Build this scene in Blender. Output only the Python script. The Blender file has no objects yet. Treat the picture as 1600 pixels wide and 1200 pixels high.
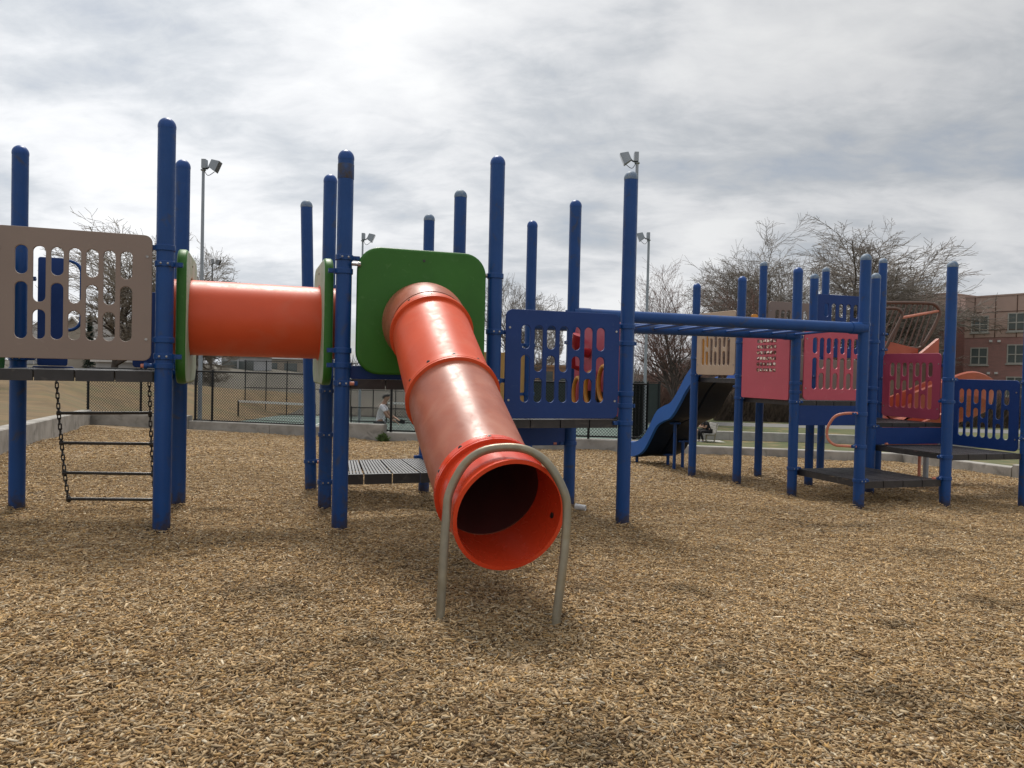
import bpy, bmesh, math, random
import numpy as np
from mathutils import Vector, Matrix, Quaternion
random.seed(7); rng = np.random.default_rng(7)
S = bpy.context.scene
COL = S.collection
R = math.radians

# ------------------------------------------------------------------ camera
CAM = Vector((0, 0, 1.30)); F = 1200.0
PITCH, ROLL = -0.0192, 0.023
_f = Vector((0, math.cos(PITCH), math.sin(PITCH)))
_u0 = Vector((0, -math.sin(PITCH), math.cos(PITCH))); _r0 = Vector((1, 0, 0))
_rt = _r0*math.cos(ROLL) + _u0*math.sin(ROLL)
_up = _u0*math.cos(ROLL) - _r0*math.sin(ROLL)
cam_d = bpy.data.cameras.new('camera'); cam = bpy.data.objects.new('camera', cam_d); COL.objects.link(cam)
cam.matrix_world = Matrix(((_rt.x, _up.x, -_f.x, CAM.x), (_rt.y, _up.y, -_f.y, CAM.y), (_rt.z, _up.z, -_f.z, CAM.z), (0, 0, 0, 1)))
cam_d.sensor_fit = 'HORIZONTAL'; cam_d.sensor_width = 36.0; cam_d.lens = 36.0*F/1600.0
cam_d.clip_start = 0.05; cam_d.clip_end = 3000
S.camera = cam
def P(u, v, y):
    """the place at distance y (metres ahead) that is seen at (u, v) of the photograph"""
    d = _f + _rt*((u-800)/F) + _up*((600-v)/F)
    return CAM + d*(y/d.y)
def X(u, v, y): return P(u, v, y).x
def Zv(u, v, y): return P(u, v, y).z

# ------------------------------------------------------------------ sky, sun, exposure
SUN_EL, SUN_AZ = R(56), R(-14)      # azimuth from +Y, negative = to the left
w = bpy.data.worlds.new("World"); S.world = w; w.use_nodes = True
nt = w.node_tree; nt.nodes.clear(); N = nt.nodes.new; L = nt.links.new
out = N('ShaderNodeOutputWorld')
sky = N('ShaderNodeTexSky'); sky.sky_type = 'NISHITA'; sky.sun_disc = False
sky.sun_elevation = SUN_EL; sky.sun_rotation = SUN_AZ
bg_s = N('ShaderNodeBackground'); bg_s.inputs[1].default_value = 0.10; L(sky.outputs[0], bg_s.inputs[0])
tc = N('ShaderNodeTexCoord'); sep = N('ShaderNodeSeparateXYZ'); L(tc.outputs['Generated'], sep.inputs[0])
def M(op, a, b=None, c=None, clamp=False):
    n = N('ShaderNodeMath'); n.operation = op; n.use_clamp = clamp
    for i, x in enumerate((a, b, c)):
        if x is None: continue
        if isinstance(x, (int, float)): n.inputs[i].default_value = x
        else: L(x, n.inputs[i])
    return n.outputs[0]
zz = M('ADD', M('MAXIMUM', sep.outputs[2], 0.0), 0.27)
cx = M('DIVIDE', sep.outputs[0], zz); cy = M('DIVIDE', sep.outputs[1], zz)
cmb = N('ShaderNodeCombineXYZ'); L(cx, cmb.inputs[0]); L(cy, cmb.inputs[1])
def noise(vec, scale, detail, rough, dist, off=(0, 0, 0), stretch=(1, 1, 1), rot=0):
    mp = N('ShaderNodeMapping'); mp.inputs['Location'].default_value = off; mp.inputs['Scale'].default_value = stretch
    mp.inputs['Rotation'].default_value = (0, 0, rot); L(vec, mp.inputs[0])
    n = N('ShaderNodeTexNoise'); n.inputs['Scale'].default_value = scale; n.inputs['Detail'].default_value = detail
    n.inputs['Roughness'].default_value = rough; n.inputs['Distortion'].default_value = dist
    L(mp.outputs[0], n.inputs['Vector']); return n.outputs['Fac']
n1 = noise(cmb.outputs[0], 0.80, 5, 0.5, 0.2, (1.7, 4.2, 0), (1, 1.0, 1), R(20))
n2 = noise(cmb.outputs[0], 2.5, 9, 0.55, 0.3, (5.1, 0.3, 0), (0.9, 1.1, 1), R(35))
n3 = noise(cmb.outputs[0], 8.5, 7, 0.6, 0.4, (2.1, 7.3, 0), (0.75, 1.25, 1), R(35))
mixn = M('ADD', M('ADD', M('MULTIPLY', n1, 0.58), M('MULTIPLY', n2, 0.33)), M('MULTIPLY', n3, 0.14))
ramp = N('ShaderNodeValToRGB'); L(mixn, ramp.inputs[0])
cr = ramp.color_ramp; cr.elements[0].position = 0.40; cr.elements[0].color = (0.455, 0.485, 0.53, 1)
cr.elements[1].position = 0.60; cr.elements[1].color = (0.93, 0.94, 0.95, 1)
e = cr.elements.new(0.48); e.color = (0.62, 0.65, 0.69, 1)
e = cr.elements.new(0.535); e.color = (0.80, 0.815, 0.84, 1)
# brighter cloud towards the hidden sun and on the left of the view, duller to the right
sd = Vector((math.sin(SUN_AZ)*math.cos(SUN_EL), math.cos(SUN_AZ)*math.cos(SUN_EL), math.sin(SUN_EL)))
dot = N('ShaderNodeVectorMath'); dot.operation = 'DOT_PRODUCT'; L(tc.outputs['Generated'], dot.inputs[0]); dot.inputs[1].default_value = sd
glow = M('POWER', M('MAXIMUM', dot.outputs['Value'], 0.0), 10.0)
gl = Vector((-0.45, 0.80, 0.22)).normalized()
dot2 = N('ShaderNodeVectorMath'); dot2.operation = 'DOT_PRODUCT'; L(tc.outputs['Generated'], dot2.inputs[0]); dot2.inputs[1].default_value = gl
glow2 = M('POWER', M('MAXIMUM', dot2.outputs['Value'], 0.0), 9.0)
gain = M('ADD', M('ADD', M('MULTIPLY', glow, 0.22), M('MULTIPLY', glow2, 0.24)), 0.93)
dk = Vector((0.50, 0.78, 0.40)).normalized()     # a duller, thicker bank of cloud on the upper right
dot3 = N('ShaderNodeVectorMath'); dot3.operation = 'DOT_PRODUCT'; L(tc.outputs['Generated'], dot3.inputs[0]); dot3.inputs[1].default_value = dk
gain = M('SUBTRACT', gain, M('MULTIPLY', M('POWER', M('MAXIMUM', dot3.outputs['Value'], 0.0), 14.0), 0.17))
mul = N('ShaderNodeVectorMath'); mul.operation = 'SCALE'; L(ramp.outputs[0], mul.inputs[0]); L(gain, mul.inputs['Scale'])
bg_c = N('ShaderNodeBackground'); L(mul.outputs[0], bg_c.inputs[0]); bg_c.inputs[1].default_value = 1.0
cover = M('ADD', M('MULTIPLY', M('SUBTRACT', mixn, 0.40), 4.0), 0.70, clamp=True)
mx = N('ShaderNodeMixShader'); L(cover, mx.inputs[0]); L(bg_s.outputs[0], mx.inputs[1]); L(bg_c.outputs[0], mx.inputs[2])
L(mx.outputs[0], out.inputs[0])

sl = bpy.data.lights.new('sun', 'SUN'); sl.energy = 3.4; sl.angle = R(15); sl.color = (1.0, 0.95, 0.87)
so = bpy.data.objects.new('sun', sl); COL.objects.link(so)
so.rotation_euler = (-sd).to_track_quat('-Z', 'Y').to_euler()
S.view_settings.view_transform = 'Standard'; S.view_settings.look = 'None'
S.view_settings.exposure = 0.0; S.view_settings.gamma = 1.0
S.render.engine = 'CYCLES'; S.cycles.use_denoising = True
S.cycles.max_bounces = 6; S.cycles.diffuse_bounces = 3; S.cycles.glossy_bounces = 3; S.cycles.transparent_max_bounces = 8

# ------------------------------------------------------------------ materials
def mat(name, base, base2=None, rough=0.5, scale=8.0, bump=0.0, bscale=60.0, spec=0.5, coat=0.0, metal=0.0, rvar=0.0,
        attr=None, dirt=None, detail=5.0, sub=0.0, pos=(0.35, 0.65)):
    m = bpy.data.materials.new(name); m.use_nodes = True; t = m.node_tree; n = t.nodes.new; l = t.links.new
    b = t.nodes['Principled BSDF']; b.inputs['Roughness'].default_value = rough
    b.inputs['Specular IOR Level'].default_value = spec; b.inputs['Metallic'].default_value = metal
    b.inputs['Coat Weight'].default_value = coat; b.inputs['Coat Roughness'].default_value = 0.12
    if sub:
        b.inputs['Subsurface Weight'].default_value = sub; b.inputs['Subsurface Scale'].default_value = 0.01
    tcn = n('ShaderNodeTexCoord'); geo = n('ShaderNodeNewGeometry'); vec = geo.outputs['Position']
    def nz(sc, de=5.0, ds=0.0):
        q = n('ShaderNodeTexNoise'); q.inputs['Scale'].default_value = sc; q.inputs['Detail'].default_value = de
        q.inputs['Distortion'].default_value = ds; l(vec, q.inputs['Vector']); return q.outputs['Fac']
    def rmp(fac, a, bb):
        q = n('ShaderNodeMapRange'); q.inputs[1].default_value = a; q.inputs[2].default_value = bb; l(fac, q.inputs[0]); return q.outputs[0]
    def mixc(fac, c1, c2):
        q = n('ShaderNodeMix'); q.data_type = 'RGBA'
        l(fac, q.inputs[0])
        for i, c in ((6, c1), (7, c2)):
            if isinstance(c, tuple): q.inputs[i].default_value = (*c[:3], 1)
            else: l(c, q.inputs[i])
        return q.outputs[2]
    if attr:
        a = n('ShaderNodeAttribute'); a.attribute_name = attr; colr = a.outputs['Color']
    else:
        base2 = base2 or tuple(x*0.85 for x in base)
        colr = mixc(rmp(nz(scale, detail, 0.4), *pos), base2, base)
    if dirt:      # dirt = (colour, noise scale, low, high, strength): blotches with a shape of their own
        dc, dsc, lo, hi, st = dirt
        fac = rmp(nz(dsc, 8.0, 1.0), lo, hi)
        q = n('ShaderNodeMath'); q.operation = 'MULTIPLY'; l(fac, q.inputs[0]); q.inputs[1].default_value = st
        colr = mixc(q.outputs[0], colr, dc)
    l(colr, b.inputs['Base Color'])
    if rvar:
        q = n('ShaderNodeMapRange'); q.inputs[3].default_value = rough-rvar; q.inputs[4].default_value = rough+rvar
        q.inputs[1].default_value = .3; q.inputs[2].default_value = .7
        l(nz(14.0, 6.0, 1.0), q.inputs[0]); l(q.outputs[0], b.inputs['Roughness'])
    if bump:
        bm = n('ShaderNodeBump'); bm.inputs['Strength'].default_value = bump; bm.inputs['Distance'].default_value = 0.02
        l(nz(bscale, 6.0), bm.inputs['Height']); l(bm.outputs[0], b.inputs['Normal'])
    return m
BLUE = mat('blue powder coat', (.0085, .059, .220), (.0075, .051, .190), rough=.40, spec=.32, scale=3, rvar=.10, bump=.03, bscale=25,
           dirt=((.05, .055, .07), 7.0, .60, .72, .65))
BLUE_PANEL = mat('blue plastic sheet', (.0085, .040, .178), (.0075, .036, .158), spec=.32, rough=.45, scale=2, rvar=.08, bump=.04, bscale=400, dirt=((.045, .085, .20), 26.0, .64, .74, .4))
BLUE_SLIDE = mat('blue slide plastic', (.018, .115, .42), (.016, .10, .37), spec=.35, rough=.38, scale=2, rvar=.08)
CAPGREY = mat('weathered cap', (.20, .25, .30), (.10, .16, .26), rough=.6, scale=30)
BLUE_CAP = mat('blue cap', (.0095, .064, .255), (.008, .054, .215), spec=.35, rough=.42, scale=20)
BOLT = mat('bolt steel', (.45, .44, .42), (.25, .24, .23), rough=.35, metal=.8, scale=60)
ORANGE_SHADE = mat('shaded orange slide plastic', (.42, .095, .045), (.36, .08, .04), rough=.45, scale=4)  # shade on the hood and spiral slide put into a darker orange
ORANGE_IN_SHADE = mat('painted shade inside the tube', (.10, .022, .018), (.075, .018, .015), rough=.6, scale=4)  # darkness deep in the tube painted as a dark red lining
BOLT_D = mat('dark bolt', (.06, .055, .05), rough=.4, metal=.6)
ORANGE = mat('orange tube plastic', (.68, .090, .028), (.62, .079, .024), rough=.44, scale=3, rvar=.06, spec=.36,
             dirt=((.60, .22, .14), 3.5, .52, .80, .25))
ORANGE_DUSTY = mat('dusty orange tube plastic', (.42, .125, .070), (.34, .100, .058), rough=.40, scale=4, rvar=.09, spec=.5,
                   dirt=((.48, .22, .15), 4.0, .48, .72, .5))
ORANGE_IN = mat('orange exit plastic', (.66, .058, .018), (.62, .052, .016), rough=.24, scale=3, rvar=.06, spec=.5)
GREEN = mat('green moulded plastic', (.034, .150, .018), (.029, .130, .015), spec=.32, rough=.45, scale=3, rvar=.06, bump=.03, bscale=300, dirt=((.10, .22, .07), 18.0, .62, .75, .4))
GREEN_PALE = mat('sun bleached green plastic', (.42, .50, .40), (.30, .42, .26), rough=.6, scale=7)
TAUPE = mat('taupe plastic sheet', (.245, .186, .152), (.228, .172, .142), rough=.5, scale=2, bump=.04, bscale=400, dirt=((.30, .25, .21), 22.0, .64, .75, .35))
BEIGE = mat('beige plastic sheet', (.47, .35, .25), (.42, .31, .22), rough=.5, scale=3)
RED = mat('faded red plastic sheet', (.54, .086, .125), (.49, .078, .112), rough=.45, scale=2, rvar=.06, bump=.03, bscale=300, dirt=((.55, .20, .22), 16.0, .62, .75, .4))
RED_D = mat('dark red plastic sheet', (.40, .056, .11), (.35, .05, .098), rough=.45, scale=3, rvar=.06)
MUSTARD = mat('mustard plastic sheet', (.45, .27, .075), (.42, .25, .07), rough=.5)
AMBER = mat('amber plastic', (.70, .30, .035), rough=.4)
TOYRED = mat('glossy red plastic', (.42, .025, .03), rough=.25)
TILE = mat('roller cubes', (.74, .62, .52), (.14, .06, .05), rough=.5, scale=16, detail=1, pos=(.48, .52))
DECK = mat('black coated steel', (.032, .030, .032), (.022, .021, .022), rough=.42, scale=10, rvar=.1, dirt=((.16, .14, .12), 9.0, .6, .78, .45))
DECK_L = mat('skylit deck slats', (.20, .195, .19), (.12, .115, .11), rough=.42, scale=14, dirt=((.05, .048, .045), 11.0, .55, .7, .6))  # sky reflection on the slat tops painted in as a paler grey
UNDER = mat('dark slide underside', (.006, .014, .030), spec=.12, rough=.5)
GALV = mat('galvanised pipe', (.28, .245, .175), (.20, .18, .135), rough=.42, metal=.45, scale=9, rvar=.1, dirt=((.22, .17, .08), 6.0, .5, .75, .55))
BARE = mat('grey steel pole', (.30, .33, .36), (.25, .28, .31), rough=.45, metal=.3, scale=3)
CHAIN = mat('dark chain', (.045, .04, .036), rough=.5, metal=.5)
BARBLK = mat('black bar', (.04, .037, .035), rough=.28, metal=.3)
RUSTY = mat('rust brown coated bar', (.13, .068, .045), (.09, .05, .036), rough=.5, scale=20)
PINKBAR = mat('faded orange bar', (.55, .20, .13), (.45, .16, .10), rough=.45, scale=14)
CONC = mat('concrete', (.36, .34, .31), (.24, .225, .20), rough=.9, scale=2.2, bump=.25, bscale=30, dirt=((.10, .09, .08), 3.0, .55, .72, .6), detail=8)
CONC_L = mat('pale concrete', (.37, .355, .33), (.28, .27, .25), rough=.9, scale=3, bump=.2, bscale=30)
ASPH = mat('path asphalt', (.16, .155, .15), (.13, .127, .12), rough=.9, scale=3)
COURT = mat('green court paint', (.072, .115, .095), (.06, .098, .08), rough=.8, scale=1.2)
LINEW = mat('court line paint', (.62, .64, .62), rough=.8)
DRYG = mat('dormant grass', (.165, .108, .048), (.11, .076, .035), rough=1, scale=1.3, bump=.5, bscale=14, detail=10, dirt=((.10, .095, .038), .35, .5, .7, .6))
LAWN = mat('patchy lawn', (.100, .098, .036), (.058, .076, .024), rough=1, scale=.55, bump=.5, bscale=14, detail=10, dirt=((.24, .16, .08), .8, .54, .68, .65))
FAR = mat('far ground', (.095, .083, .062), (.07, .064, .05), rough=1, scale=.1)
FENCE = mat('black fence steel', (.012, .013, .014), rough=.6, spec=.2)
WIRE = mat('vinyl coated wire', (.010, .012, .012), rough=.8, spec=.08)
SCREEN = mat('dark green windscreen', (.026, .036, .034), (.02, .03, .028), rough=.8)
NETM = mat('black net cord', (.02, .022, .022), rough=.8)
WHITE = mat('white band', (.70, .69, .66), rough=.7)
BARK = mat('grey bark', (.165, .140, .118), (.10, .085, .072), rough=.95, scale=6, bump=.3)
BARK_D = mat('dark bark', (.090, .072, .062), (.06, .05, .043), rough=.95, scale=6)
TWIG_P = mat('pale budding twigs', (.27, .235, .19), (.21, .18, .145), rough=.95, scale=1)
TWIG = mat('grey twigs', (.235, .205, .175), (.18, .155, .135), rough=.95, scale=1)
TWIG_R = mat('reddish budding twigs', (.20, .115, .092), (.14, .090, .075), rough=.95, scale=1)
NEEDLE = mat('dark spruce needles', (.018, .040, .020), (.012, .028, .014), rough=.9, scale=2)
BRUSH = mat('dry vine brush', (.125, .092, .068), (.075, .058, .045), rough=1, scale=3)
ROOF = mat('grey shingle roof', (.15, .14, .135), (.11, .105, .10), rough=.95, scale=5)
SIDING = mat('tan siding', (.36, .31, .25), rough=.85, scale=1)
SIDING_W = mat('white siding', (.42, .42, .42), rough=.85, scale=1)
SIDING_O = mat('orange tan stucco', (.48, .27, .14), (.43, .24, .125), rough=.9, scale=1)
TRIM = mat('white trim', (.68, .67, .65), rough=.7)
METALP = mat('copper brown metal panel', (.46, .315, .26), (.42, .29, .24), rough=.6, scale=.6)
BRICK = None
FRAMEW = mat('window frame', (.42, .40, .36), rough=.6)
SKIN = mat('skin', (.42, .25, .17), rough=.6)
HAIR = mat('dark hair', (.015, .012, .010), rough=.6)
BLACKC = mat('black cloth', (.014, .014, .016), rough=.9)
GREYC = mat('grey cloth', (.085, .09, .10), rough=.9)
SHOE = mat('grey shoe', (.30, .30, .31), rough=.7)
CUP = mat('white paper', (.72, .72, .72), (.60, .60, .60), rough=.6, scale=30)
WEED = mat('weed leaves', (.075, .12, .03), rough=.9)
def brick_mat():
    m = bpy.data.materials.new('brown brick'); m.use_nodes = True; t = m.node_tree
    b = t.nodes['Principled BSDF']; b.inputs['Roughness'].default_value = .9
    c = t.nodes.new('ShaderNodeTexCoord'); q = t.nodes.new('ShaderNodeTexBrick')
    mp = t.nodes.new('ShaderNodeMapping'); mp.inputs['Rotation'].default_value = (R(90), 0, 0)
    t.links.new(c.outputs['Object'], mp.inputs[0]); t.links.new(mp.outputs[0], q.inputs['Vector'])
    q.inputs['Color1'].default_value = (.36, .18, .16, 1); q.inputs['Color2'].default_value = (.29, .16, .142, 1)
    q.inputs['Mortar'].default_value = (.26, .20, .18, 1); q.inputs['Scale'].default_value = 4.0
    q.inputs['Mortar Size'].default_value = .012; q.inputs['Brick Width'].default_value = .9; q.inputs['Row Height'].default_value = .3
    t.links.new(q.outputs['Color'], b.inputs['Base Color']); return m
BRICK = brick_mat()
def post_mat():
    m = BLUE.copy(); m.name = 'blue post coat'; t = m.node_tree; b = t.nodes['Principled BSDF']; old = b.inputs['Base Color'].links[0].from_socket
    tcn = t.nodes.new('ShaderNodeTexCoord'); sp = t.nodes.new('ShaderNodeSeparateXYZ'); t.links.new(tcn.outputs['Object'], sp.inputs[0])
    geo = t.nodes.new('ShaderNodeNewGeometry'); nz = t.nodes.new('ShaderNodeTexNoise'); nz.inputs['Scale'].default_value = 22; nz.inputs['Detail'].default_value = 8; t.links.new(geo.outputs['Position'], nz.inputs['Vector'])
    a = t.nodes.new('ShaderNodeMath'); a.operation = 'MULTIPLY_ADD'; t.links.new(nz.outputs['Fac'], a.inputs[0]); a.inputs[1].default_value = .42; t.links.new(sp.outputs[2], a.inputs[2])
    mr = t.nodes.new('ShaderNodeMapRange'); mr.inputs[1].default_value = .32; mr.inputs[2].default_value = .44; mr.inputs[3].default_value = .75; mr.inputs[4].default_value = 0; t.links.new(a.outputs[0], mr.inputs[0])
    mx_ = t.nodes.new('ShaderNodeMix'); mx_.data_type = 'RGBA'; t.links.new(mr.outputs[0], mx_.inputs[0]); t.links.new(old, mx_.inputs[6]); mx_.inputs[7].default_value = (.045, .034, .026, 1)
    t.links.new(mx_.outputs[2], b.inputs['Base Color']); return m
def glass_mat():
    m = mat('window glass', (.085, .10, .10), (.15, .17, .165), rough=.08, spec=.7, scale=.35); return m
GLASS = glass_mat()
def shirt_mat():
    m = bpy.data.materials.new('white checked shirt cloth'); m.use_nodes = True; t = m.node_tree
    b = t.nodes['Principled BSDF']; b.inputs['Roughness'].default_value = .9
    c = t.nodes.new('ShaderNodeNewGeometry'); mp = t.nodes.new('ShaderNodeMapping'); mp.inputs['Rotation'].default_value = (0, R(45), 0)
    t.links.new(c.outputs['Position'], mp.inputs[0]); q = t.nodes.new('ShaderNodeTexChecker'); q.inputs['Scale'].default_value = 16
    q.inputs['Color1'].default_value = (.85, .85, .86, 1); q.inputs['Color2'].default_value = (.60, .61, .68, 1)
    t.links.new(mp.outputs[0], q.inputs['Vector']); t.links.new(q.outputs[0], b.inputs['Base Color']); return m
SHIRT = shirt_mat()
SHIRT_RED = mat('red shirt side', (.50, .10, .11), rough=.9)

# ------------------------------------------------------------------ mesh helpers
class MB:
    def __init__(s): s.v = []; s.f = []; s.m = []
    def add(s, verts, faces, mi=0):
        o = len(s.v); s.v.extend([tuple(p) for p in verts]); s.f.extend([tuple(o+i for i in f) for f in faces]); s.m.extend([mi]*len(faces))
    def box(s, a, b, mi=0):
        x0, y0, z0 = a; x1, y1, z1 = b
        s.add([(x0,y0,z0),(x1,y0,z0),(x1,y1,z0),(x0,y1,z0),(x0,y0,z1),(x1,y0,z1),(x1,y1,z1),(x0,y1,z1)],
              [(3,2,1,0),(4,5,6,7),(0,1,5,4),(1,2,6,5),(2,3,7,6),(3,0,4,7)], mi)
    def obox(s, c, ax, ay, az, mi=0):
        """box with centre c and half-axis vectors"""
        c, ax, ay, az = map(Vector, (c, ax, ay, az))
        vs = [c+sx*ax+sy*ay+sz*az for sz in (-1, 1) for sx, sy in ((-1,-1),(1,-1),(1,1),(-1,1))]
        s.add(vs, [(3,2,1,0),(4,5,6,7),(0,1,5,4),(1,2,6,5),(2,3,7,6),(3,0,4,7)], mi)
    def prism(s, pts, z0, z1, mi=0, mi_top=None):
        n = len(pts)
        s.add([(p[0], p[1], z0) for p in pts] + [(p[0], p[1], z1) for p in pts],
              [tuple(reversed(range(n)))] + [(i, (i+1) % n, n+(i+1) % n, n+i) for i in range(n)], mi)
        s.add([(p[0], p[1], z1) for p in pts], [tuple(range(n))], mi if mi_top is None else mi_top)
    def bar(s, p0, p1, w, h, up=(0,0,1), mi=0):
        p0, p1 = Vector(p0), Vector(p1); d = (p1-p0); l = d.length; d.normalize(); up = Vector(up)
        sx = d.cross(up)
        if sx.length < 1e-5: sx = d.cross(Vector((1,0,0)))
        sx.normalize(); sy = sx.cross(d).normalized()
        s.obox((p0+p1)/2, d*l/2, sx*w/2, sy*h/2, mi)
    def tube(s, pts, r, seg=12, closed=False, caps=True, mi=0):
        pts = [Vector(p) for p in pts]; n = len(pts); rr = r if isinstance(r, (list, tuple)) else [r]*n
        T = []
        for i in range(n):
            if closed: t = pts[(i+1) % n]-pts[i-1]
            else: t = pts[min(i+1, n-1)]-pts[max(i-1, 0)]
            T.append(t.normalized())
        u = T[0].orthogonal().normalized(); base = len(s.v); V = []
        for i in range(n):
            if i: u = (T[i-1].rotation_difference(T[i]) @ u); u = (u-T[i]*u.dot(T[i])).normalized()
            v = T[i].cross(u)
            for k in range(seg):
                a = 2*math.pi*k/seg; V.append(pts[i]+(u*math.cos(a)+v*math.sin(a))*rr[i])
        Fc = []
        for i in range(n if closed else n-1):
            j = (i+1) % n
            for k in range(seg):
                k2 = (k+1) % seg; Fc.append((i*seg+k, i*seg+k2, j*seg+k2, j*seg+k))
        if caps and not closed:
            Fc.append(tuple(reversed(range(seg)))); Fc.append(tuple((n-1)*seg+k for k in range(seg)))
        s.add(V, Fc, mi)
    def cyl(s, p0, p1, r, seg=16, mi=0): s.tube([p0, p1], r, seg, mi=mi)
    def lathe(s, prof, c=(0,0,0), seg=24, mi=0):
        """prof: list of (radius, z) from bottom to top round the vertical axis"""
        V = []; n = len(prof)
        for r, z in prof:
            for k in range(seg):
                a = 2*math.pi*k/seg; V.append((c[0]+r*math.cos(a), c[1]+r*math.sin(a), c[2]+z))
        Fc = [(i*seg+k, i*seg+(k+1) % seg, (i+1)*seg+(k+1) % seg, (i+1)*seg+k) for i in range(n-1) for k in range(seg)]
        if prof[0][0] > 1e-4: Fc.append(tuple(reversed(range(seg))))
        if prof[-1][0] > 1e-4: Fc.append(tuple((n-1)*seg+k for k in range(seg)))
        s.add(V, Fc, mi)
    def build(s, name, mats, parent=None, smooth=None, off=None):
        me = bpy.data.meshes.new(name)
        o = off if off is not None else origin(parent)
        me.from_pydata([(x-o.x, y-o.y, z-o.z) for x, y, z in s.v], [], s.f)
        ms = mats if isinstance(mats, (list, tuple)) else [mats]
        for m_ in ms: me.materials.append(m_)
        if len(ms) > 1: me.polygons.foreach_set('material_index', s.m)
        return link(name, me, parent, smooth)
def origin(o):
    v = Vector((0, 0, 0))
    while o is not None: v = v+o.location; o = o.parent
    return v
def link(name, me, parent=None, smooth=None):
    me.validate(); me.update()
    if smooth is not None:
        me.polygons.foreach_set('use_smooth', [True]*len(me.polygons))
        me.set_sharp_from_angle(angle=R(smooth))
    ob = bpy.data.objects.new(name, me); COL.objects.link(ob)
    if parent is not None: ob.parent = parent
    return ob
def tag(o, label=None, cat=None, group=None, kind=None):
    if label: o['label'] = label
    if cat: o['category'] = cat
    if group: o['group'] = group
    if kind: o['kind'] = kind
    return o
def empty(name, loc, label=None, cat=None, group=None):
    o = bpy.data.objects.new(name, None); COL.objects.link(o); o.location = loc; o.empty_display_size = .1
    return tag(o, label, cat, group)
def evaluated_mesh(ob):
    dg = bpy.context.evaluated_depsgraph_get(); dg.update()
    me = bpy.data.meshes.new_from_object(ob.evaluated_get(dg)); return me
def rrect(x0, y0, x1, y1, r, n=6):
    pts = []
    for cx_, cy_, a0 in ((x1-r, y0+r, -90), (x1-r, y1-r, 0), (x0+r, y1-r, 90), (x0+r, y0+r, 180)):
        for k in range(n+1):
            a = R(a0+90*k/n); pts.append((cx_+r*math.cos(a), cy_+r*math.sin(a)))
    return pts
def sheet_mesh(outline, holes, thick, bevel, res=2):
    """flat board with holes in its local XZ plane, thickness along local Y"""
    cu = bpy.data.curves.new('tmp', 'CURVE'); cu.dimensions = '2D'; cu.fill_mode = 'BOTH'
    cu.extrude = max(thick/2-bevel, 0); cu.bevel_depth = bevel; cu.bevel_resolution = res; cu.offset = -bevel
    for ring in [outline]+holes:
        sp = cu.splines.new('POLY'); sp.points.add(len(ring)-1)
        for p_, q in zip(sp.points, ring): p_.co = (q[0], q[1], 0, 1)
        sp.use_cyclic_u = True
    ob = bpy.data.objects.new('tmp', cu); COL.objects.link(ob)
    me = evaluated_mesh(ob); bpy.data.objects.remove(ob); bpy.data.curves.remove(cu)
    me.transform(Matrix.Rotation(R(90), 4, 'X')); me.materials.clear()
    return me
def board(name, p0, p1, z0, z1, outline, holes, thick, bevel, m, parent, label=None, off=0.0):
    """upright board from plan point p0 to p1; outline and holes in metres from the lower corner at p0"""
    p0, p1 = Vector((*p0[:2], 0)), Vector((*p1[:2], 0)); d = (p1-p0).normalized(); nrm = Vector((d.y, -d.x, 0))
    me = sheet_mesh(outline, holes, thick, bevel)
    o = p0+nrm*off+Vector((0, 0, z0))-origin(parent)
    me.transform(Matrix(((d.x, -nrm.x, 0, o.x), (d.y, -nrm.y, 0, o.y), (0, 0, 1, o.z), (0, 0, 0, 1))))
    me.materials.append(m); ob = link(name, me, parent, 40)
    if label: ob['label'] = label
    return ob
def slots(W, H, cols, sw, x0, x1, ytop, ybot, first_short=True):
    """the alternating short and long slots of a barrier panel"""
    out_ = []; hh = ytop-ybot; gap = .055
    for i in range(cols):
        cxx = x0+(x1-x0)*(i+.5)/cols; short_top = (i % 2 == 0) == first_short
        split = ytop-(hh-gap)*(.335 if short_top else .655)
        for a, b in ((split, ytop), (ybot, split-gap)):
            out_.append(rrect(cxx-sw/2, a, cxx+sw/2, b, sw/2*.98, 5))
    return out_

# ------------------------------------------------------------------ the ground
def G0(x, y): return .19-.04*y-.02*x
def und(x, y):
    """gentle undulation of the chips (numpy friendly)"""
    z = .018*np.sin(1.3*x+.7*y+.5)*np.sin(.9*y-.6*x+1.1)+.012*np.sin(2.9*x-1.3*y)+.010*np.sin(2.1*y+3.3*x+2)
    z = z-.055*np.exp(-((x-.02)**2/.16+(y-3.30)**2/.14))+.02*np.exp(-((x-.05)**2/.6+(y-2.72)**2/.06))           # scooped out below the tube slide's mouth
    z = z+.011*np.sin(9.1*x+4*np.sin(3.1*y))*np.sin(7.7*y+3*np.sin(4.3*x))+.006*np.sin(17*x+9*y)*np.sin(15*y-6*x+2)
    for px, py in POSTXY:                                       # chips heaped round each post
        z = z+.022*np.exp(-(((x-px)**2+(y-py)**2)/.030))-.022*np.exp(-(((x-px-.05)**2+(y-py+.30)**2)/.05))
    return z
POSTXY = [(-2.65, 5.80), (-3.03, 6.97), (-4.23, 6.55), (-1.40, 6.23), (-.20, 6.65), (1.01, 7.06), (-1.81, 7.41), (-.59, 7.83), (.60, 8.24), (-2.22, 8.5), (-1.04, 9.0), (4.14, 9.2), (5.40, 9.6), (3.76, 10.35), (5.0, 10.75), (3.36, 11.5), (2.95, 12.65)]
def G(x, y): return float(G0(x, y)+und(x, y))
LC = [(-1.2,-4.75), (-7.6,11.4), (-11.2,20.2)]                          # left kerb line
BW = [(-11.2,20.2), (-8.35,20.0), (-2.62,18.55), (3.3,18.2), (9.8,18.9)]   # rear wall line
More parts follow.
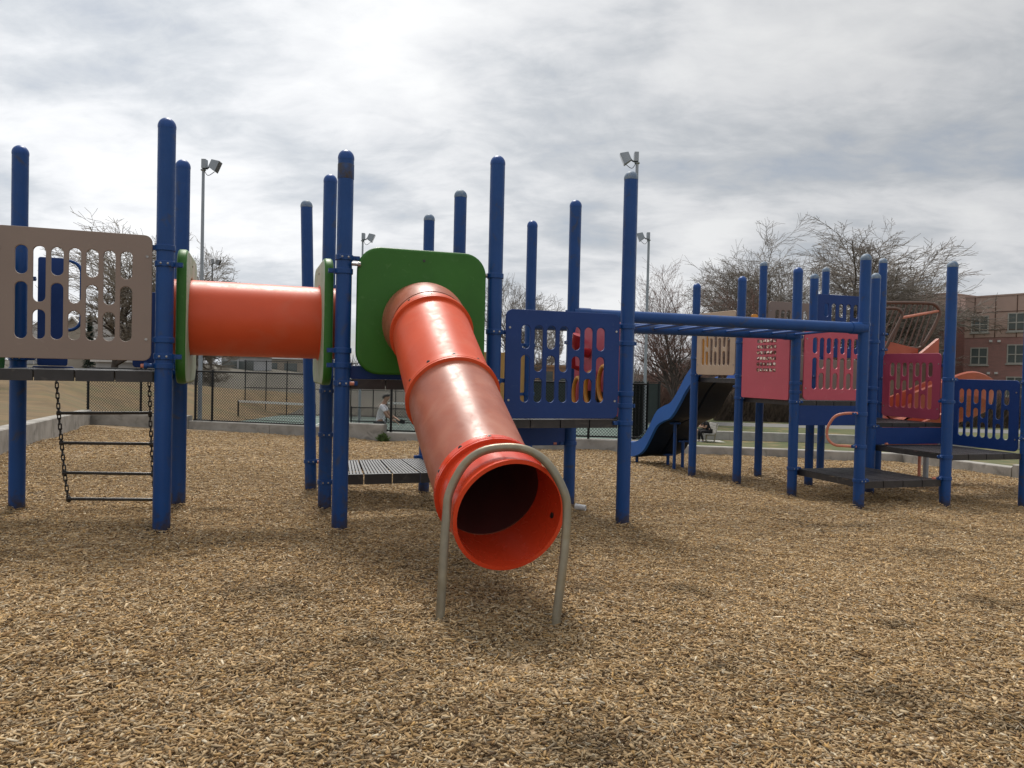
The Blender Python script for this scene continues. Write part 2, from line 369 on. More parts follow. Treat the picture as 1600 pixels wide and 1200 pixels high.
RC = [(9.8,18.9), (10.15,15.2), (10.8,9.0), (12.5,-4.75)]
POLY = [(-1.2,-4.75), (-7.6,11.4), (-11.2,20.2), (-8.35,20.0), (-2.62,18.55), (3.3,18.2), (9.8,18.9), (10.15,15.2), (10.8,9.0), (12.5,-4.75)]
def inpoly(x, y):
    x = np.asarray(x, float); y = np.asarray(y, float); r = np.zeros(x.shape, bool); n = len(POLY)
    for i in range(n):
        x0, y0 = POLY[i]; x1, y1 = POLY[(i+1) % n]
        c = ((y0 > y) != (y1 > y)); xx = (x1-x0)*(y-y0)/((y1-y0) if y1 != y0 else 1e-9)+x0
        r ^= c & (x < xx)
    return r
def chips_mat():
    m = bpy.data.materials.new('wood chip bed'); m.use_nodes = True; t = m.node_tree; n = t.nodes.new; l = t.links.new
    b = t.nodes['Principled BSDF']; b.inputs['Roughness'].default_value = .95
    g = n('ShaderNodeNewGeometry')
    mp = n('ShaderNodeMapping'); mp.inputs['Scale'].default_value = (1, 1.0, 1); l(g.outputs['Position'], mp.inputs[0])
    v = n('ShaderNodeTexVoronoi'); v.inputs['Scale'].default_value = 44; v.inputs['Randomness'].default_value = 1; l(mp.outputs[0], v.inputs['Vector'])
    rp = n('ShaderNodeValToRGB'); s_ = n('ShaderNodeSeparateColor'); l(v.outputs['Color'], s_.inputs[0]); l(s_.outputs[0], rp.inputs[0])
    el = rp.color_ramp; el.elements[0].color = (.13, .085, .045, 1); el.elements[1].color = (.46, .35, .22, 1)
    e_ = el.elements.new(.35); e_.color = (.24, .16, .085, 1); e_ = el.elements.new(.7); e_.color = (.36, .255, .145, 1)
    ns = n('ShaderNodeTexNoise'); ns.inputs['Scale'].default_value = .55; ns.inputs['Detail'].default_value = 6; l(g.outputs['Position'], ns.inputs['Vector'])
    mr = n('ShaderNodeMapRange'); mr.inputs[1].default_value = .35; mr.inputs[2].default_value = .65; mr.inputs[3].default_value = .82; mr.inputs[4].default_value = 1.1
    l(ns.outputs['Fac'], mr.inputs[0]); sc = n('ShaderNodeVectorMath'); sc.operation = 'SCALE'; l(rp.outputs[0], sc.inputs[0]); l(mr.outputs[0], sc.inputs['Scale'])
    l(sc.outputs[0], b.inputs['Base Color'])
    bp = n('ShaderNodeBump'); bp.inputs['Strength'].default_value = .6; bp.inputs['Distance'].default_value = .02; l(v.outputs['Distance'], bp.inputs['Height']); l(bp.outputs[0], b.inputs['Normal'])
    return m
CHIPBED = chips_mat()
CHIPM = mat('wood chips', (.3,.2,.1), rough=.9, attr='Col', spec=.25)
def heightfield(name, xs, ys, fz, keep, m, kind='structure'):
    XX, YY = np.meshgrid(xs, ys); ZZ = fz(XX, YY); nx, ny = len(xs), len(ys)
    v = np.stack([XX, YY, ZZ], -1).reshape(-1, 3); mb = MB(); mb.v = [tuple(p) for p in v]
    kp = keep(XX, YY)
    for j in range(ny-1):
        for i in range(nx-1):
            if kp[j, i] or kp[j, i+1] or kp[j+1, i] or kp[j+1, i+1]:
                mb.f.append((j*nx+i, j*nx+i+1, (j+1)*nx+i+1, (j+1)*nx+i)); mb.m.append(0)
    o = mb.build(name, m, None, 60); o['kind'] = kind; return o
heightfield('wood_chip_ground', np.arange(-12, 13.2, .2), np.arange(-5, 20.4, .2), lambda x, y: G0(x, y)+und(x, y)-.012, inpoly, CHIPBED)
# the far ground, one sheet to the horizon
mb = MB(); mb.add([(-900,-900,-2.75),(900,-900,-2.75),(900,1500,-2.75),(-900,1500,-2.75)], [(0,1,2,3)])
mb.build('ground', FAR)['kind'] = 'structure'

def strip(name, line, dirs, dist, height, m):
    """a sheet that starts along a kerb line and runs outwards; height(i, d)"""
    mb = MB(); n = len(line); k = len(dist)
    for (x, y), (dx, dy) in zip(line, dirs):
        l_ = math.hypot(dx, dy); dx, dy = dx/l_, dy/l_
        for d in dist: px, py = x+dx*d, y+dy*d; mb.v.append((px, py, height(px, py, d)))
    for i in range(n-1):
        for j in range(k-1): mb.f.append((i*k+j, i*k+j+1, (i+1)*k+j+1, (i+1)*k+j)); mb.m.append(0)
    o = mb.build(name, m, None, 60); o['kind'] = 'structure'; return o
def dens(line, step=.8):
    o_ = [line[0]]
    for a, b in zip(line, line[1:]):
        l_ = math.hypot(b[0]-a[0], b[1]-a[1]); n = max(1, int(l_/step))
        o_ += [(a[0]+(b[0]-a[0])*i/n, a[1]+(b[1]-a[1])*i/n) for i in range(1, n+1)]
    return o_
DST = [0, .3, .7, 1.2, 2, 3, 4.5, 6.5, 9, 12, 16, 21, 27, 34, 44, 60, 90, 140]
# left dormant-grass bank beside the kerb, and the bank that falls to the court behind it
ln = dens([LC[0], LC[1], LC[2]])
strip('grass_bank', ln, [(-.93, .37)]*len(ln), DST, lambda x, y, d: G0(min(x+d*.93, -1), y-d*.37)+.33+min(.05*d, .75)+.03*math.sin(x*.5+y*.3), DRYG)
def court_z(x, y): return -1.15-.021*(y-20)
def hill_z(x, y):
    xb = np.where(y < 30, -8.6-.46*(y-20), -13.2); d = xb-x
    crest = -.10+np.minimum(.042*(y-20.2), .60)-.055*np.maximum(y-34, 0)+.012*np.maximum(-x-13, 0)
    crest = crest-.25*np.exp(-np.maximum(d, 0)/3.0)*np.clip((y-22)/6, 0, 1)
    near = np.where(y < 21.2, 9.0, 0.0)*(x < -8.6)            # full height right behind the wall
    return np.minimum(court_z(x, y)+.32*d+near, crest)+.03*np.sin(x*.5+y*.4)
heightfield('grass_bank', np.arange(-70, -7.9, .5), np.concatenate([np.arange(20.22, 46, .5), np.arange(46, 72, 2.0)]), hill_z, lambda x, y: x < -8.2, DRYG)
# the sunken court beyond the rear wall
mb = MB(); cp = [(-8.6,19.6), (3.2,18.2), (8.6,44.5), (-15.6,44.5)]
mb.add([(x, y, court_z(x, y)) for x, y in cp], [(0,1,2,3)])
mb.build('tennis_court', COURT)['kind'] = 'structure'
# grass beyond the far end of the court, rising to the left
def back_z(x, y):
    w_ = min(max((-x-5)/22, 0), 1.25)
    return -1.72+min(y-44.4, 34)*.062*w_
xs = np.arange(-62, 9, 3.0); ys = np.array([44.4, 47, 50, 55, 60, 66, 73, 82, 95, 120])
heightfield('far_field', xs, ys, np.vectorize(back_z), lambda x, y: np.ones_like(x, bool), FAR)
# court lines
def line_mark(p0, p1, wd=.05):
    mb_.bar((*p0, court_z(*p0)+.006), (*p1, court_z(*p1)+.006), wd, .004)
mb_ = MB()
for a, b in (((-12.2,33),(3.5,31.8)), ((-12.6,36),(4.4,34.8)), ((-10.2,25.4),(2.8,24.2)), ((-13.4,41.5),(5.8,40.6)), ((-7.6,25.2),(-9.9,42)), ((-2.8,24.5),(-2.6,41)), ((1.4,24.2),(3.2,40.8))): line_mark(a, b)
mb_.build('court_markings', LINEW)['kind'] = 'structure'
# right lawn
ln = dens([(3.45,18.35), (9.9,19.0), (10.25,15.3), (10.95,9.0), (12.7,-4.75)])
dr = []
for x, y in ln:
    if y > 18: t = (x-3.4)/6.5; dr.append((.24*(1-t)+.62*t, .97*(1-t)+.78*t))
    else: t = (19-y)/24; dr.append((.62*(1-t)**3+1.0*(1-(1-t)**3), .78*(1-t)**3))
def lawn_z(x, y, d):
    top = G0(min(x, 10.2), min(y, 18.8))+.20
    return max(top-.085*d, -2.05) if y > 17 else max(top-.03*d, -2.05)
strip('lawn', ln, dr, DST, lawn_z, LAWN)
def at_lawn(u, v, z): # where the sight line through (u, v) meets the height z
    d = P(u, v, 10)-CAM; return CAM+d*((z-CAM.z)/d.z)
# raised grass strip, path behind it
def slab_sheet(name, quad, z, m):
    mb = MB(); mb.add([(x, y, z) for x, y in quad], [(0,1,2,3)]); mb.build(name, m)['kind'] = 'structure'
wa, wb = P(1022, 684, 39.6), P(1760, 705, 37.4)
slab_sheet('lawn', [(wa.x, wa.y), (wb.x, wb.y), (wb.x+30, 75), (wa.x+2, 75)], -1.66, LAWN)
slab_sheet('path', [(wa.x+.3, 44.2), (wb.x+6, 42.4), (wb.x+6, 45.6), (wa.x+.3, 47.4)], -1.652, ASPH)

# ------------------------------------------------------------------ kerbs and walls
def wall_run(pts, base_z, top_z, wd, joint=2.4):
    """kerb of cast lengths with joints; base_z and top_z are functions of (x, y)"""
    mb = MB()
    for a, b in zip(pts, pts[1:]):
        a, b = Vector((*a, 0)), Vector((*b, 0)); l_ = (b-a).length; d = (b-a).normalized(); nn = Vector((-d.y, d.x, 0))
        n = max(1, round(l_/joint))
        for i in range(n):
            p, q = a+d*(l_*i/n+.006), a+d*(l_*(i+1)/n-.006); c = .018
            sec = [(-wd/2, 0), (-wd/2, 1), (-wd/2+c, 2), (wd/2-c, 2), (wd/2, 1), (wd/2, 0)]; V = []
            for e_ in (p, q):
                zt, zb = top_z(e_.x, e_.y), base_z(e_.x, e_.y)
                for o_, lv in sec: V.append((e_.x+nn.x*o_, e_.y+nn.y*o_, zb if lv == 0 else (zt-c if lv == 1 else zt)))
            mb.add(V, [(i_, i_+1, 6+i_+1, 6+i_) for i_ in range(5)]+[(0,6,11,5), (5,4,3,2,1,0), (6,7,8,9,10,11)])
    return mb
o = wall_run([LC[0], LC[1], LC[2]], lambda x, y: G0(x, y)-.4, lambda x, y: G0(x, y)+.37, .26).build('concrete_kerb', CONC, None, 30)
tag(o, 'long pale concrete kerb between the dormant grass bank and the wood chips', 'kerb')
o = wall_run([(-11.05,20.2), (-8.36,20.0)], lambda x, y: -1.6, lambda x, y: -.10, .24).build('concrete_wall', CONC, None, 30)
tag(o, 'stained taller concrete wall below the black fence at the corner with the grass bank', 'wall', 'concrete walls round the wood chips')
o = wall_run([(-8.34,20.0), (-3.75,18.84)], lambda x, y: -1.6, lambda x, y: -.225, .24).build('concrete_wall', CONC, None, 30)
tag(o, 'low concrete wall under the orange crawl tunnel with the pickleball net behind it', 'wall', 'concrete walls round the wood chips')
o = wall_run([(-4.52,18.90), (-3.03,18.52)], lambda x, y: -1.6, lambda x, y: -.10, .22).build('concrete_wall', CONC, None, 30)
tag(o, 'short concrete wall with a stepped end in front of the man on the court', 'wall', 'concrete walls round the wood chips')
o = wall_run([(-3.02,18.62), (-.4,18.42), (3.3,18.2)], lambda x, y: -1.6, lambda x, y: -.29-.03*(x+3)/6, .24).build('concrete_wall', CONC, None, 30)
tag(o, 'low concrete wall running behind the tube slide and the blue slotted panel', 'wall', 'concrete walls round the wood chips')
o = wall_run([(3.32,18.2), (9.7,18.9), (10.05,15.2)], lambda x, y: G0(x, y)-.5, lambda x, y: G0(x, y)+.21, .24).build('concrete_kerb', CONC, None, 30)
tag(o, 'concrete kerb between the wood chips and the lawn with the bench', 'kerb')
o = wall_run([(10.06,15.15), (10.7,9.0), (12.3,-4.6)], lambda x, y: G0(x, y)-.5, lambda x, y: G0(x, y)+.27, .30, 1.6).build('concrete_kerb', CONC, None, 30)
tag(o, 'thicker concrete kerb block at the right edge of the wood chips', 'kerb')
o = wall_run([(wa.x, wa.y), (wb.x, wb.y)], lambda x, y: -2.6, lambda x, y: -1.62, .3, 4).build('retaining_wall', CONC_L, None, 30)
tag(o, 'long pale retaining wall across the grass behind the bench', 'wall')

# ------------------------------------------------------------------ wood chips, one loose layer nobody could count
def chips():
    zones = [(1.5, 4.2, 9800, 1.0), (4.2, 7.0, 6200, 1.0), (7.0, 11.0, 2900, 1.15), (11.0, 19.0, 900, 1.6)]
    Xs = []; Ys = []; Sc = []
    for y0, y1, dn, sc in zones:
        wmax = lambda y: .80*y+1.9
        area = 2*wmax(y1)*(y1-y0); n = int(area*dn)
        y = rng.uniform(y0, y1, n); x = rng.uniform(-wmax(y1), wmax(y1), n); k = (np.abs(x) < wmax(y)) & inpoly(x, y)
        Xs.append(x[k]); Ys.append(y[k]); Sc.append(np.full(k.sum(), sc))
    x = np.concatenate(Xs); y = np.concatenate(Ys); sc = np.concatenate(Sc); n = len(x)
    ln_ = np.clip(rng.lognormal(math.log(.0185), .46, n), .007, .066)*sc; wd = np.clip(rng.lognormal(math.log(.0068), .40, n), .003, .016)*sc
    th = rng.uniform(.0020, .0045, n)*sc
    big = rng.random(n) < .004; ln_[big] *= 1.7
    yaw = rng.uniform(0, 2*np.pi, n); pit = rng.normal(0, .18, n); rol = rng.normal(0, .32, n)
    cy_, sy_ = np.cos(yaw), np.sin(yaw); cp_, sp_ = np.cos(pit), np.sin(pit); cr_, sr_ = np.cos(rol), np.sin(rol)
    ax = np.stack([cy_*cp_, sy_*cp_, sp_], 1)
    side = np.stack([-sy_, cy_, np.zeros(n)], 1); upv = np.cross(ax, side)
    ay = side*cr_[:, None]+upv*sr_[:, None]; az = np.cross(ax, ay)
    z = G0(x, y)+und(x, y)+rng.uniform(-.004, .010, n)+np.abs(sp_)*ln_*.3
    c = np.stack([x, y, z], 1)
    sg = np.array([(-1,-1,-1),(1,-1,-1),(1,1,-1),(-1,1,-1),(-1,-1,1),(1,-1,1),(1,1,1),(-1,1,1)], float)
    taper = rng.uniform(.35, 1.0, (n, 2)); skew = rng.uniform(-.25, .25, (n, 2))
    V = np.empty((n, 8, 3))
    for i, (a_, b_, d_) in enumerate(sg):
        e_ = 0 if a_ < 0 else 1
        V[:, i] = c+ax*(a_*ln_/2+b_*wd*skew[:, e_])[:, None]+ay*(b_*wd/2*taper[:, e_])[:, None]+az*(d_*th/2)[:, None]
    # bend: lift of ends
    fq = np.array([(4,5,6,7),(0,1,5,4),(1,2,6,5),(2,3,7,6),(3,0,4,7)])
    faces = (np.arange(n)[:, None, None]*8+fq[None]).reshape(-1, 4)
    me = bpy.data.meshes.new('wood_chips'); nv, nf = n*8, len(faces)
    me.vertices.add(nv); me.vertices.foreach_set('co', V.reshape(-1).astype(np.float32))
    me.loops.add(nf*4); me.loops.foreach_set('vertex_index', faces.reshape(-1).astype(np.int32))
    me.polygons.add(nf); me.polygons.foreach_set('loop_start', np.arange(0, nf*4, 4, dtype=np.int32))
    pal = .90*np.array([(.50,.375,.235),(.39,.27,.145),(.30,.195,.10),(.42,.33,.23),(.33,.275,.215),(.20,.125,.065),(.55,.45,.32),(.115,.073,.042),(.44,.29,.13),(.62,.56,.47)])
    pr = np.array([.22,.19,.13,.13,.05,.07,.10,.04,.04,.03]); idx = rng.choice(len(pal), n, p=pr/pr.sum())
    colr = pal[idx]*rng.uniform(.74, 1.40, (n, 1))*np.array([1, 1.0, .97])
    # slow drift between fresh and weathered patches
    pt = .5+.5*np.sin(.9*x+1.7*np.sin(.7*y))*np.sin(.8*y+1.1*np.sin(.6*x)); pt2 = .5+.5*np.sin(.55*x+1.3*np.sin(.5*y+1)+.8)*np.sin(.45*y+.9*np.sin(.8*x)); colr = colr*(.93-.16*pt[:, None]-.10*pt2[:, None])*np.array([1.05, .985, .875])
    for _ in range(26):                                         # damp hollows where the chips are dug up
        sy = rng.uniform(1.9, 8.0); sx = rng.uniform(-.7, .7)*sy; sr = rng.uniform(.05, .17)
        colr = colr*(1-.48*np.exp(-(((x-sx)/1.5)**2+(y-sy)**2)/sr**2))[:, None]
    colr = colr*1.07
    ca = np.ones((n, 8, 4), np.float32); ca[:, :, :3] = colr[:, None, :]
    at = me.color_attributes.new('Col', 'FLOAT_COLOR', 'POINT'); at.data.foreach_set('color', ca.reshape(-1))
    me.materials.append(CHIPM); me.update(calc_edges=True)
    ob = bpy.data.objects.new('wood_chips', me); COL.objects.link(ob)
    tag(ob, 'loose tan and brown wood chips covering the playground floor', 'wood chips', kind='stuff')
chips()

# ------------------------------------------------------------------ play towers: posts, clamps, decks, panels
E1 = Vector((.944, .330, 0)); E2 = Vector((-.330, .944, 0)); PR = .0635
def clamp_meshes():
    mb = MB(); r = PR+.009
    prof = [(PR-.002, -.022), (r-.003, -.022), (r, -.018), (r, .018), (r-.003, .022), (PR-.002, .022)]
    mb.lathe(prof, seg=24)
    for sx in (1,):   # bolted ears on the panel side and the seam
        mb.obox((r+.022, 0, 0), (.03, 0, 0), (0, .011, 0), (0, 0, .018)); mb.cyl((r+.035, -.028, 0), (r+.035, .028, 0), .017, 12)
    mb.obox((-.35*r, -r*.94, 0), (.016, .005, 0), (-.002, .007, 0), (0, 0, .016)); mb.obox((.35*r, -r*.94, 0), (.016, -.005, 0), (.002, .007, 0), (0, 0, .016))
    for sx in (-.35, .35):
        b = MB(); b.lathe([(.0085, 0), (.0085, .003), (.005, .006), (0, .0065)], seg=10)
        mb.add([(px+sx*r, -pz-r*.94-.006, py) for px, py, pz in b.v], b.f, 1)
    me = bpy.data.meshes.new('clamp'); me.from_pydata(mb.v, [], mb.f); me.materials.append(BLUE); me.materials.append(BOLT)
    me.polygons.foreach_set('material_index', mb.m)
    me.polygons.foreach_set('use_smooth', [True]*len(me.polygons)); me.set_sharp_from_angle(angle=R(35)); me.update()
    return me
CLAMP = clamp_meshes()
def cap_mesh(m):
    mb = MB(); pr = [(PR-.006, -.014), (PR+.0010, -.014), (PR+.0020, -.003)]+[((PR+.002)*math.cos(R(a)), (PR+.004)*math.sin(R(a))) for a in range(6, 90, 12)]+[(0, PR+.004)]
    mb.lathe(pr, seg=28); me = bpy.data.meshes.new('post_cap'); me.from_pydata(mb.v, [], mb.f); me.materials.append(m)
    me.polygons.foreach_set('use_smooth', [True]*len(me.polygons)); me.set_sharp_from_angle(angle=R(50)); me.update(); return me
CAP_B, CAP_G = cap_mesh(BLUE_CAP), cap_mesh(CAPGREY)
POSTM = post_mat()
def post(root, x, y, ztop, clamps=(), cap='b', face=None, lean=None, scorched=False):
    """round post; clamps = list of (height, direction) where direction is a plan vector or None"""
    o = origin(root); zb = G(x, y)-.10; h = ztop-zb-PR
    mb = MB(); mb.lathe([(PR, 0), (PR, h)], seg=28)
    me = bpy.data.meshes.new('post'); me.from_pydata(mb.v, [], mb.f); me.materials.append(POSTM)
    ob = link('post', me, root, 40); ob.location = Vector((x, y, zb))-o
    if lean: ob.rotation_euler = lean
    c = link('post_cap', CAP_B if cap == 'b' else CAP_G, ob); c.location = (0, 0, h); c.data = CAP_B if cap == 'b' else CAP_G
    if cap == 'g': c['label'] = 'grey weathered post cap'
    for z, d in clamps:
        q = bpy.data.objects.new('clamp', CLAMP); COL.objects.link(q); q.parent = ob; q.location = (0, 0, z-zb)
        ang = math.atan2(d[1], d[0]) if d is not None else 0
        q.rotation_euler = (0, 0, ang)
    if scorched:
        sb = MB(); sb.lathe([(PR+.001, h-.17), (PR+.0022, h-.165), (PR+.0022, h-.052), (PR+.001, h-.05)], seg=28)
        me = bpy.data.meshes.new('bare_band'); me.from_pydata(sb.v, [], sb.f)
        me.materials.append(mat('scuffed bare band', (.04, .035, .04), (.012, .055, .18), rough=.6, scale=18)); q = link('bare_band', me, ob, 40)
        q['label'] = 'dark scuffed band below the cap'
    return ob
def deck(root, a, b, c, d, ztop, th=.075, nmod=4, per=7, skylit=None, label=None):
    """perforated steel deck a-b (front edge) d-c (rear edge), slats run front to rear"""
    a, b, c, d = [Vector((*q[:2], 0)) for q in (a, b, c, d)]; mb = MB()
    def pt(u, v): return a*(1-u)*(1-v)+b*u*(1-v)+c*u*v+d*(1-u)*v
    g = .006/(b-a).length
    for k in range(nmod):
        u0, u1 = k/nmod+g, (k+1)/nmod-g
        for (p, q) in ((0, .03), (.97, 1.0)):   # front and rear skirt of the module
            A, B, Cc, D = pt(u0, p), pt(u1, p), pt(u1, q), pt(u0, q)
            mb.prism([(s_.x, s_.y) for s_ in (A, B, Cc, D)], ztop-th, ztop, 0, 1)
        for i in range(per):
            s0 = u0+(u1-u0)*(i+.16)/per; s1 = u0+(u1-u0)*(i+.84)/per
            A, B, Cc, D = pt(s0, .03), pt(s1, .03), pt(s1, .97), pt(s0, .97)
            mb.prism([(s_.x, s_.y) for s_ in (A, B, Cc, D)], ztop-.012, ztop-.0015, 0, 1)
        for p in (.2, .4, .6, .8):
            A, B, Cc, D = pt(u0, p-.012), pt(u1, p-.012), pt(u1, p+.012), pt(u0, p+.012)
            mb.prism([(s_.x, s_.y) for s_ in (A, B, Cc, D)], ztop-.03, ztop-.0122, 0)
    for p in (0, .995):
        A, B, Cc, D = pt(p, .03), pt(p+.005, .03), pt(p+.005, .97), pt(p, .97)
        mb.prism([(s_.x, s_.y) for s_ in (A, B, Cc, D)], ztop-th, ztop-.013, 0)
    ob = mb.build('deck', [DECK, skylit or DECK], root)
    if label: ob['label'] = label
    return ob
def slot_panel(root, p0, p1, z0, z1, m, name='panel', label=None, cols=7, inset=.10, off=0.0, first=True, rr=.06, th=.02):
    p0, p1 = Vector((*p0[:2], 0)), Vector((*p1[:2], 0)); d = (p1-p0).normalized(); p0 = p0+d*inset; p1 = p1-d*inset
    W, H = (p1-p0).length, z1-z0
    hs = slots(W, H, cols, min(.082, W*.078), W*.115, W*.885, H*.86, H*.15, first)
    ob = board(name, p0, p1, z0, z1, rrect(0, 0, W, H, rr), hs, th, .004, m, root, label, off)
    # the four fixing bolts, child of the panel
    nrm = Vector((d.y, -d.x, 0))
    for u_, v_ in ((.035, .16), (W-.035, .16), (.035, H-.16), (W-.035, H-.16)):
        q = p0+d*u_+nrm*(off+th/2)+Vector((0, 0, z0+v_)); b = MB(); b.cyl(q-nrm*.002, q+nrm*.006, .010, 10); b.build('bolt', BOLT, ob, 40)
    return ob
def plain_panel(root, p0, p1, z0, z1, m, name='panel', label=None, inset=.02, off=0.0, rr=.04, th=.02, holes=()):
    p0, p1 = Vector((*p0[:2], 0)), Vector((*p1[:2], 0)); d = (p1-p0).normalized(); p0 = p0+d*inset; p1 = p1-d*inset
    W, H = (p1-p0).length, z1-z0
    return board(name, p0, p1, z0, z1, rrect(0, 0, W, H, rr), list(holes), th, .004, m, root, label, off)
def circle(cx_, cy_, r, n=40): return [(cx_+r*math.cos(2*math.pi*k/n), cy_+r*math.sin(2*math.pi*k/n)) for k in range(n)]
def hole_panel(root, p0, p1, z0, z1, hz, hr, label, inset, off, corner=.2, pale_side=None):
    """thick moulded green board with the round tube opening"""
    p0, p1 = Vector((*p0[:2], 0)), Vector((*p1[:2], 0)); d = (p1-p0).normalized(); p0 = p0+d*inset; p1 = p1-d*inset
    W, H = (p1-p0).length, z1-z0
    ob = board('tube_panel', p0, p1, z0, z1, rrect(0, 0, W, H, corner, 9), [circle(W/2, hz-z0, hr)], .075, .02, GREEN, root, label, off)
    if pale_side is not None:
        ob.data.materials.append(GREEN_PALE); nrm = Vector((d.y, -d.x, 0))*pale_side
        for p in ob.data.polygons:
            if p.normal.dot(nrm) > .80: p.material_index = 1
    nrm = Vector((d.y, -d.x, 0)); b = MB(); q = p0+d*(W*.5)+nrm*(off+.0375)+Vector((0, 0, z1-.09)); b.cyl(q-nrm*.003, q+nrm*.004, .011, 10)
    b.build('bolt', BOLT_D, ob, 40)
    return ob
def stub(root, p, d, ln=.09, m=BOLT, r=.014, endm=None, name='fixing_stub'):
    p = Vector(p); d = Vector(d).normalized(); mb = MB(); mb.cyl(p, p+d*ln, r, 12); mb.cyl(p+d*ln, p+d*(ln+.022), r*1.5, 12)
    mb.build(name, m, root, 40)

# ---- left tower
A0 = Vector((X(252, 834, 5.80), 5.80, 0)); A1 = Vector((X(278, 800, 6.97), 6.97, 0)); A2 = Vector((X(26, 803, 6.55), 6.55, 0)); A3 = A0-E1*1.19
TL = empty('play_tower', (A0.x-.6, A0.y+.4, G(A0.x-.6, A0.y+.4)), 'blue-posted play tower with a taupe slotted panel at the left end of the crawl tunnel', 'play tower', 'linked towers of the playground')
DZ = 1.222
post(TL, A0.x, A0.y, Zv(258, 185, 5.80), [(2.15, -E1), (2.03, E1), (1.46, -E1), (1.335, E1), (1.265, -E1)])
post(TL, A1.x, A1.y, Zv(284, 250, 6.97), [(2.03, -E2), (1.30, -E2), (1.2, -E1)])
post(TL, A2.x, A2.y, Zv(36, 228, 6.55), [(1.98, E1), (1.30, E1), (1.2, E1)])
post(TL, A3.x, A3.y, 3.0, [(2.12, E1), (1.35, E1)])
deck(TL, A3+E1*.07, A0-E1*.07, A1-E1*.07, A2+E1*.07, DZ, .082, label='black deck of the left tower')
slot_panel(TL, A3, A0, 1.30, Zv(120, 361, 5.62), TAUPE, 'slotted_panel', 'taupe panel with two rows of rounded slots', inset=.085, off=.02, rr=.055)
hole_panel(TL, A0, A1, 1.125, 2.185, 1.67, .315, 'green tube panel with a pale bleached outer face', .10, .105, .17, 1)
hole_panel(TL, A3, A2, 1.125, 2.185, 1.67, .315, 'green tube panel on the far left side', .12, -.105, .17)
# flat blue hand-hold boards with loop grips on the rear opening
def grip_board(root, p0, p1, z0, z1, side):
    p0, p1 = Vector((*p0[:2], 0)), Vector((*p1[:2], 0)); W = (p1-p0).length; d = (p1-p0).normalized()
    ob = board('entry_panel', p0, p1, z0, z1, rrect(0, 0, W, z1-z0, .02), [], .02, .004, BLUE_PANEL, root, 'dark blue entry board with a loop grip')
    e = p1 if side > 0 else p0; s = d*side; mb = MB(); pts = []
    for k in range(9): a = R(90-90*k/8); pts.append(e+s*(.10*math.cos(a))+Vector((0, 0, z1-.12+.10*math.sin(a))))
    pts += [e+s*.10+Vector((0, 0, z)) for z in (z1-.3, z1-.52)]
    for k in range(9): a = R(-90*k/8); pts.append(e+s*(.10*math.cos(a))+Vector((0, 0, z1-.52+.10*math.sin(a))))
    mb.tube(pts, .014, 10); mb.build('loop_grip', BLUE, ob, 40)
d12 = (A1-A2).normalized(); LW = (A1-A2).length
grip_board(TL, A2+d12*.14, A2+d12*.37, 1.24, 2.17, 1)
plain_panel(TL, A1-d12*.39, A1-d12*.10, 1.24, 1.915, BLUE_PANEL, 'entry_panel', 'dark blue entry board beside the corner post', 0, 0, .03)
plain_panel(TL, A2+d12*.10, A2+d12*.42, 1.14, 1.235, BLUE_PANEL, 'rail_board', None, 0, -.01, .02)
stub(TL, A0+Vector((-.06, -.065, 1.265)), -E1, .03, BLUE, .016); 
def orange_plug(root, p, d):
    p = Vector(p); d = Vector(d).normalized(); mb = MB(); mb.cyl(p, p+d*.035, .016, 12); mb.build('end_plug', PINKBAR, root, 40)
orange_plug(TL, A0+Vector((-.10, -.072, 1.262)), -E1)

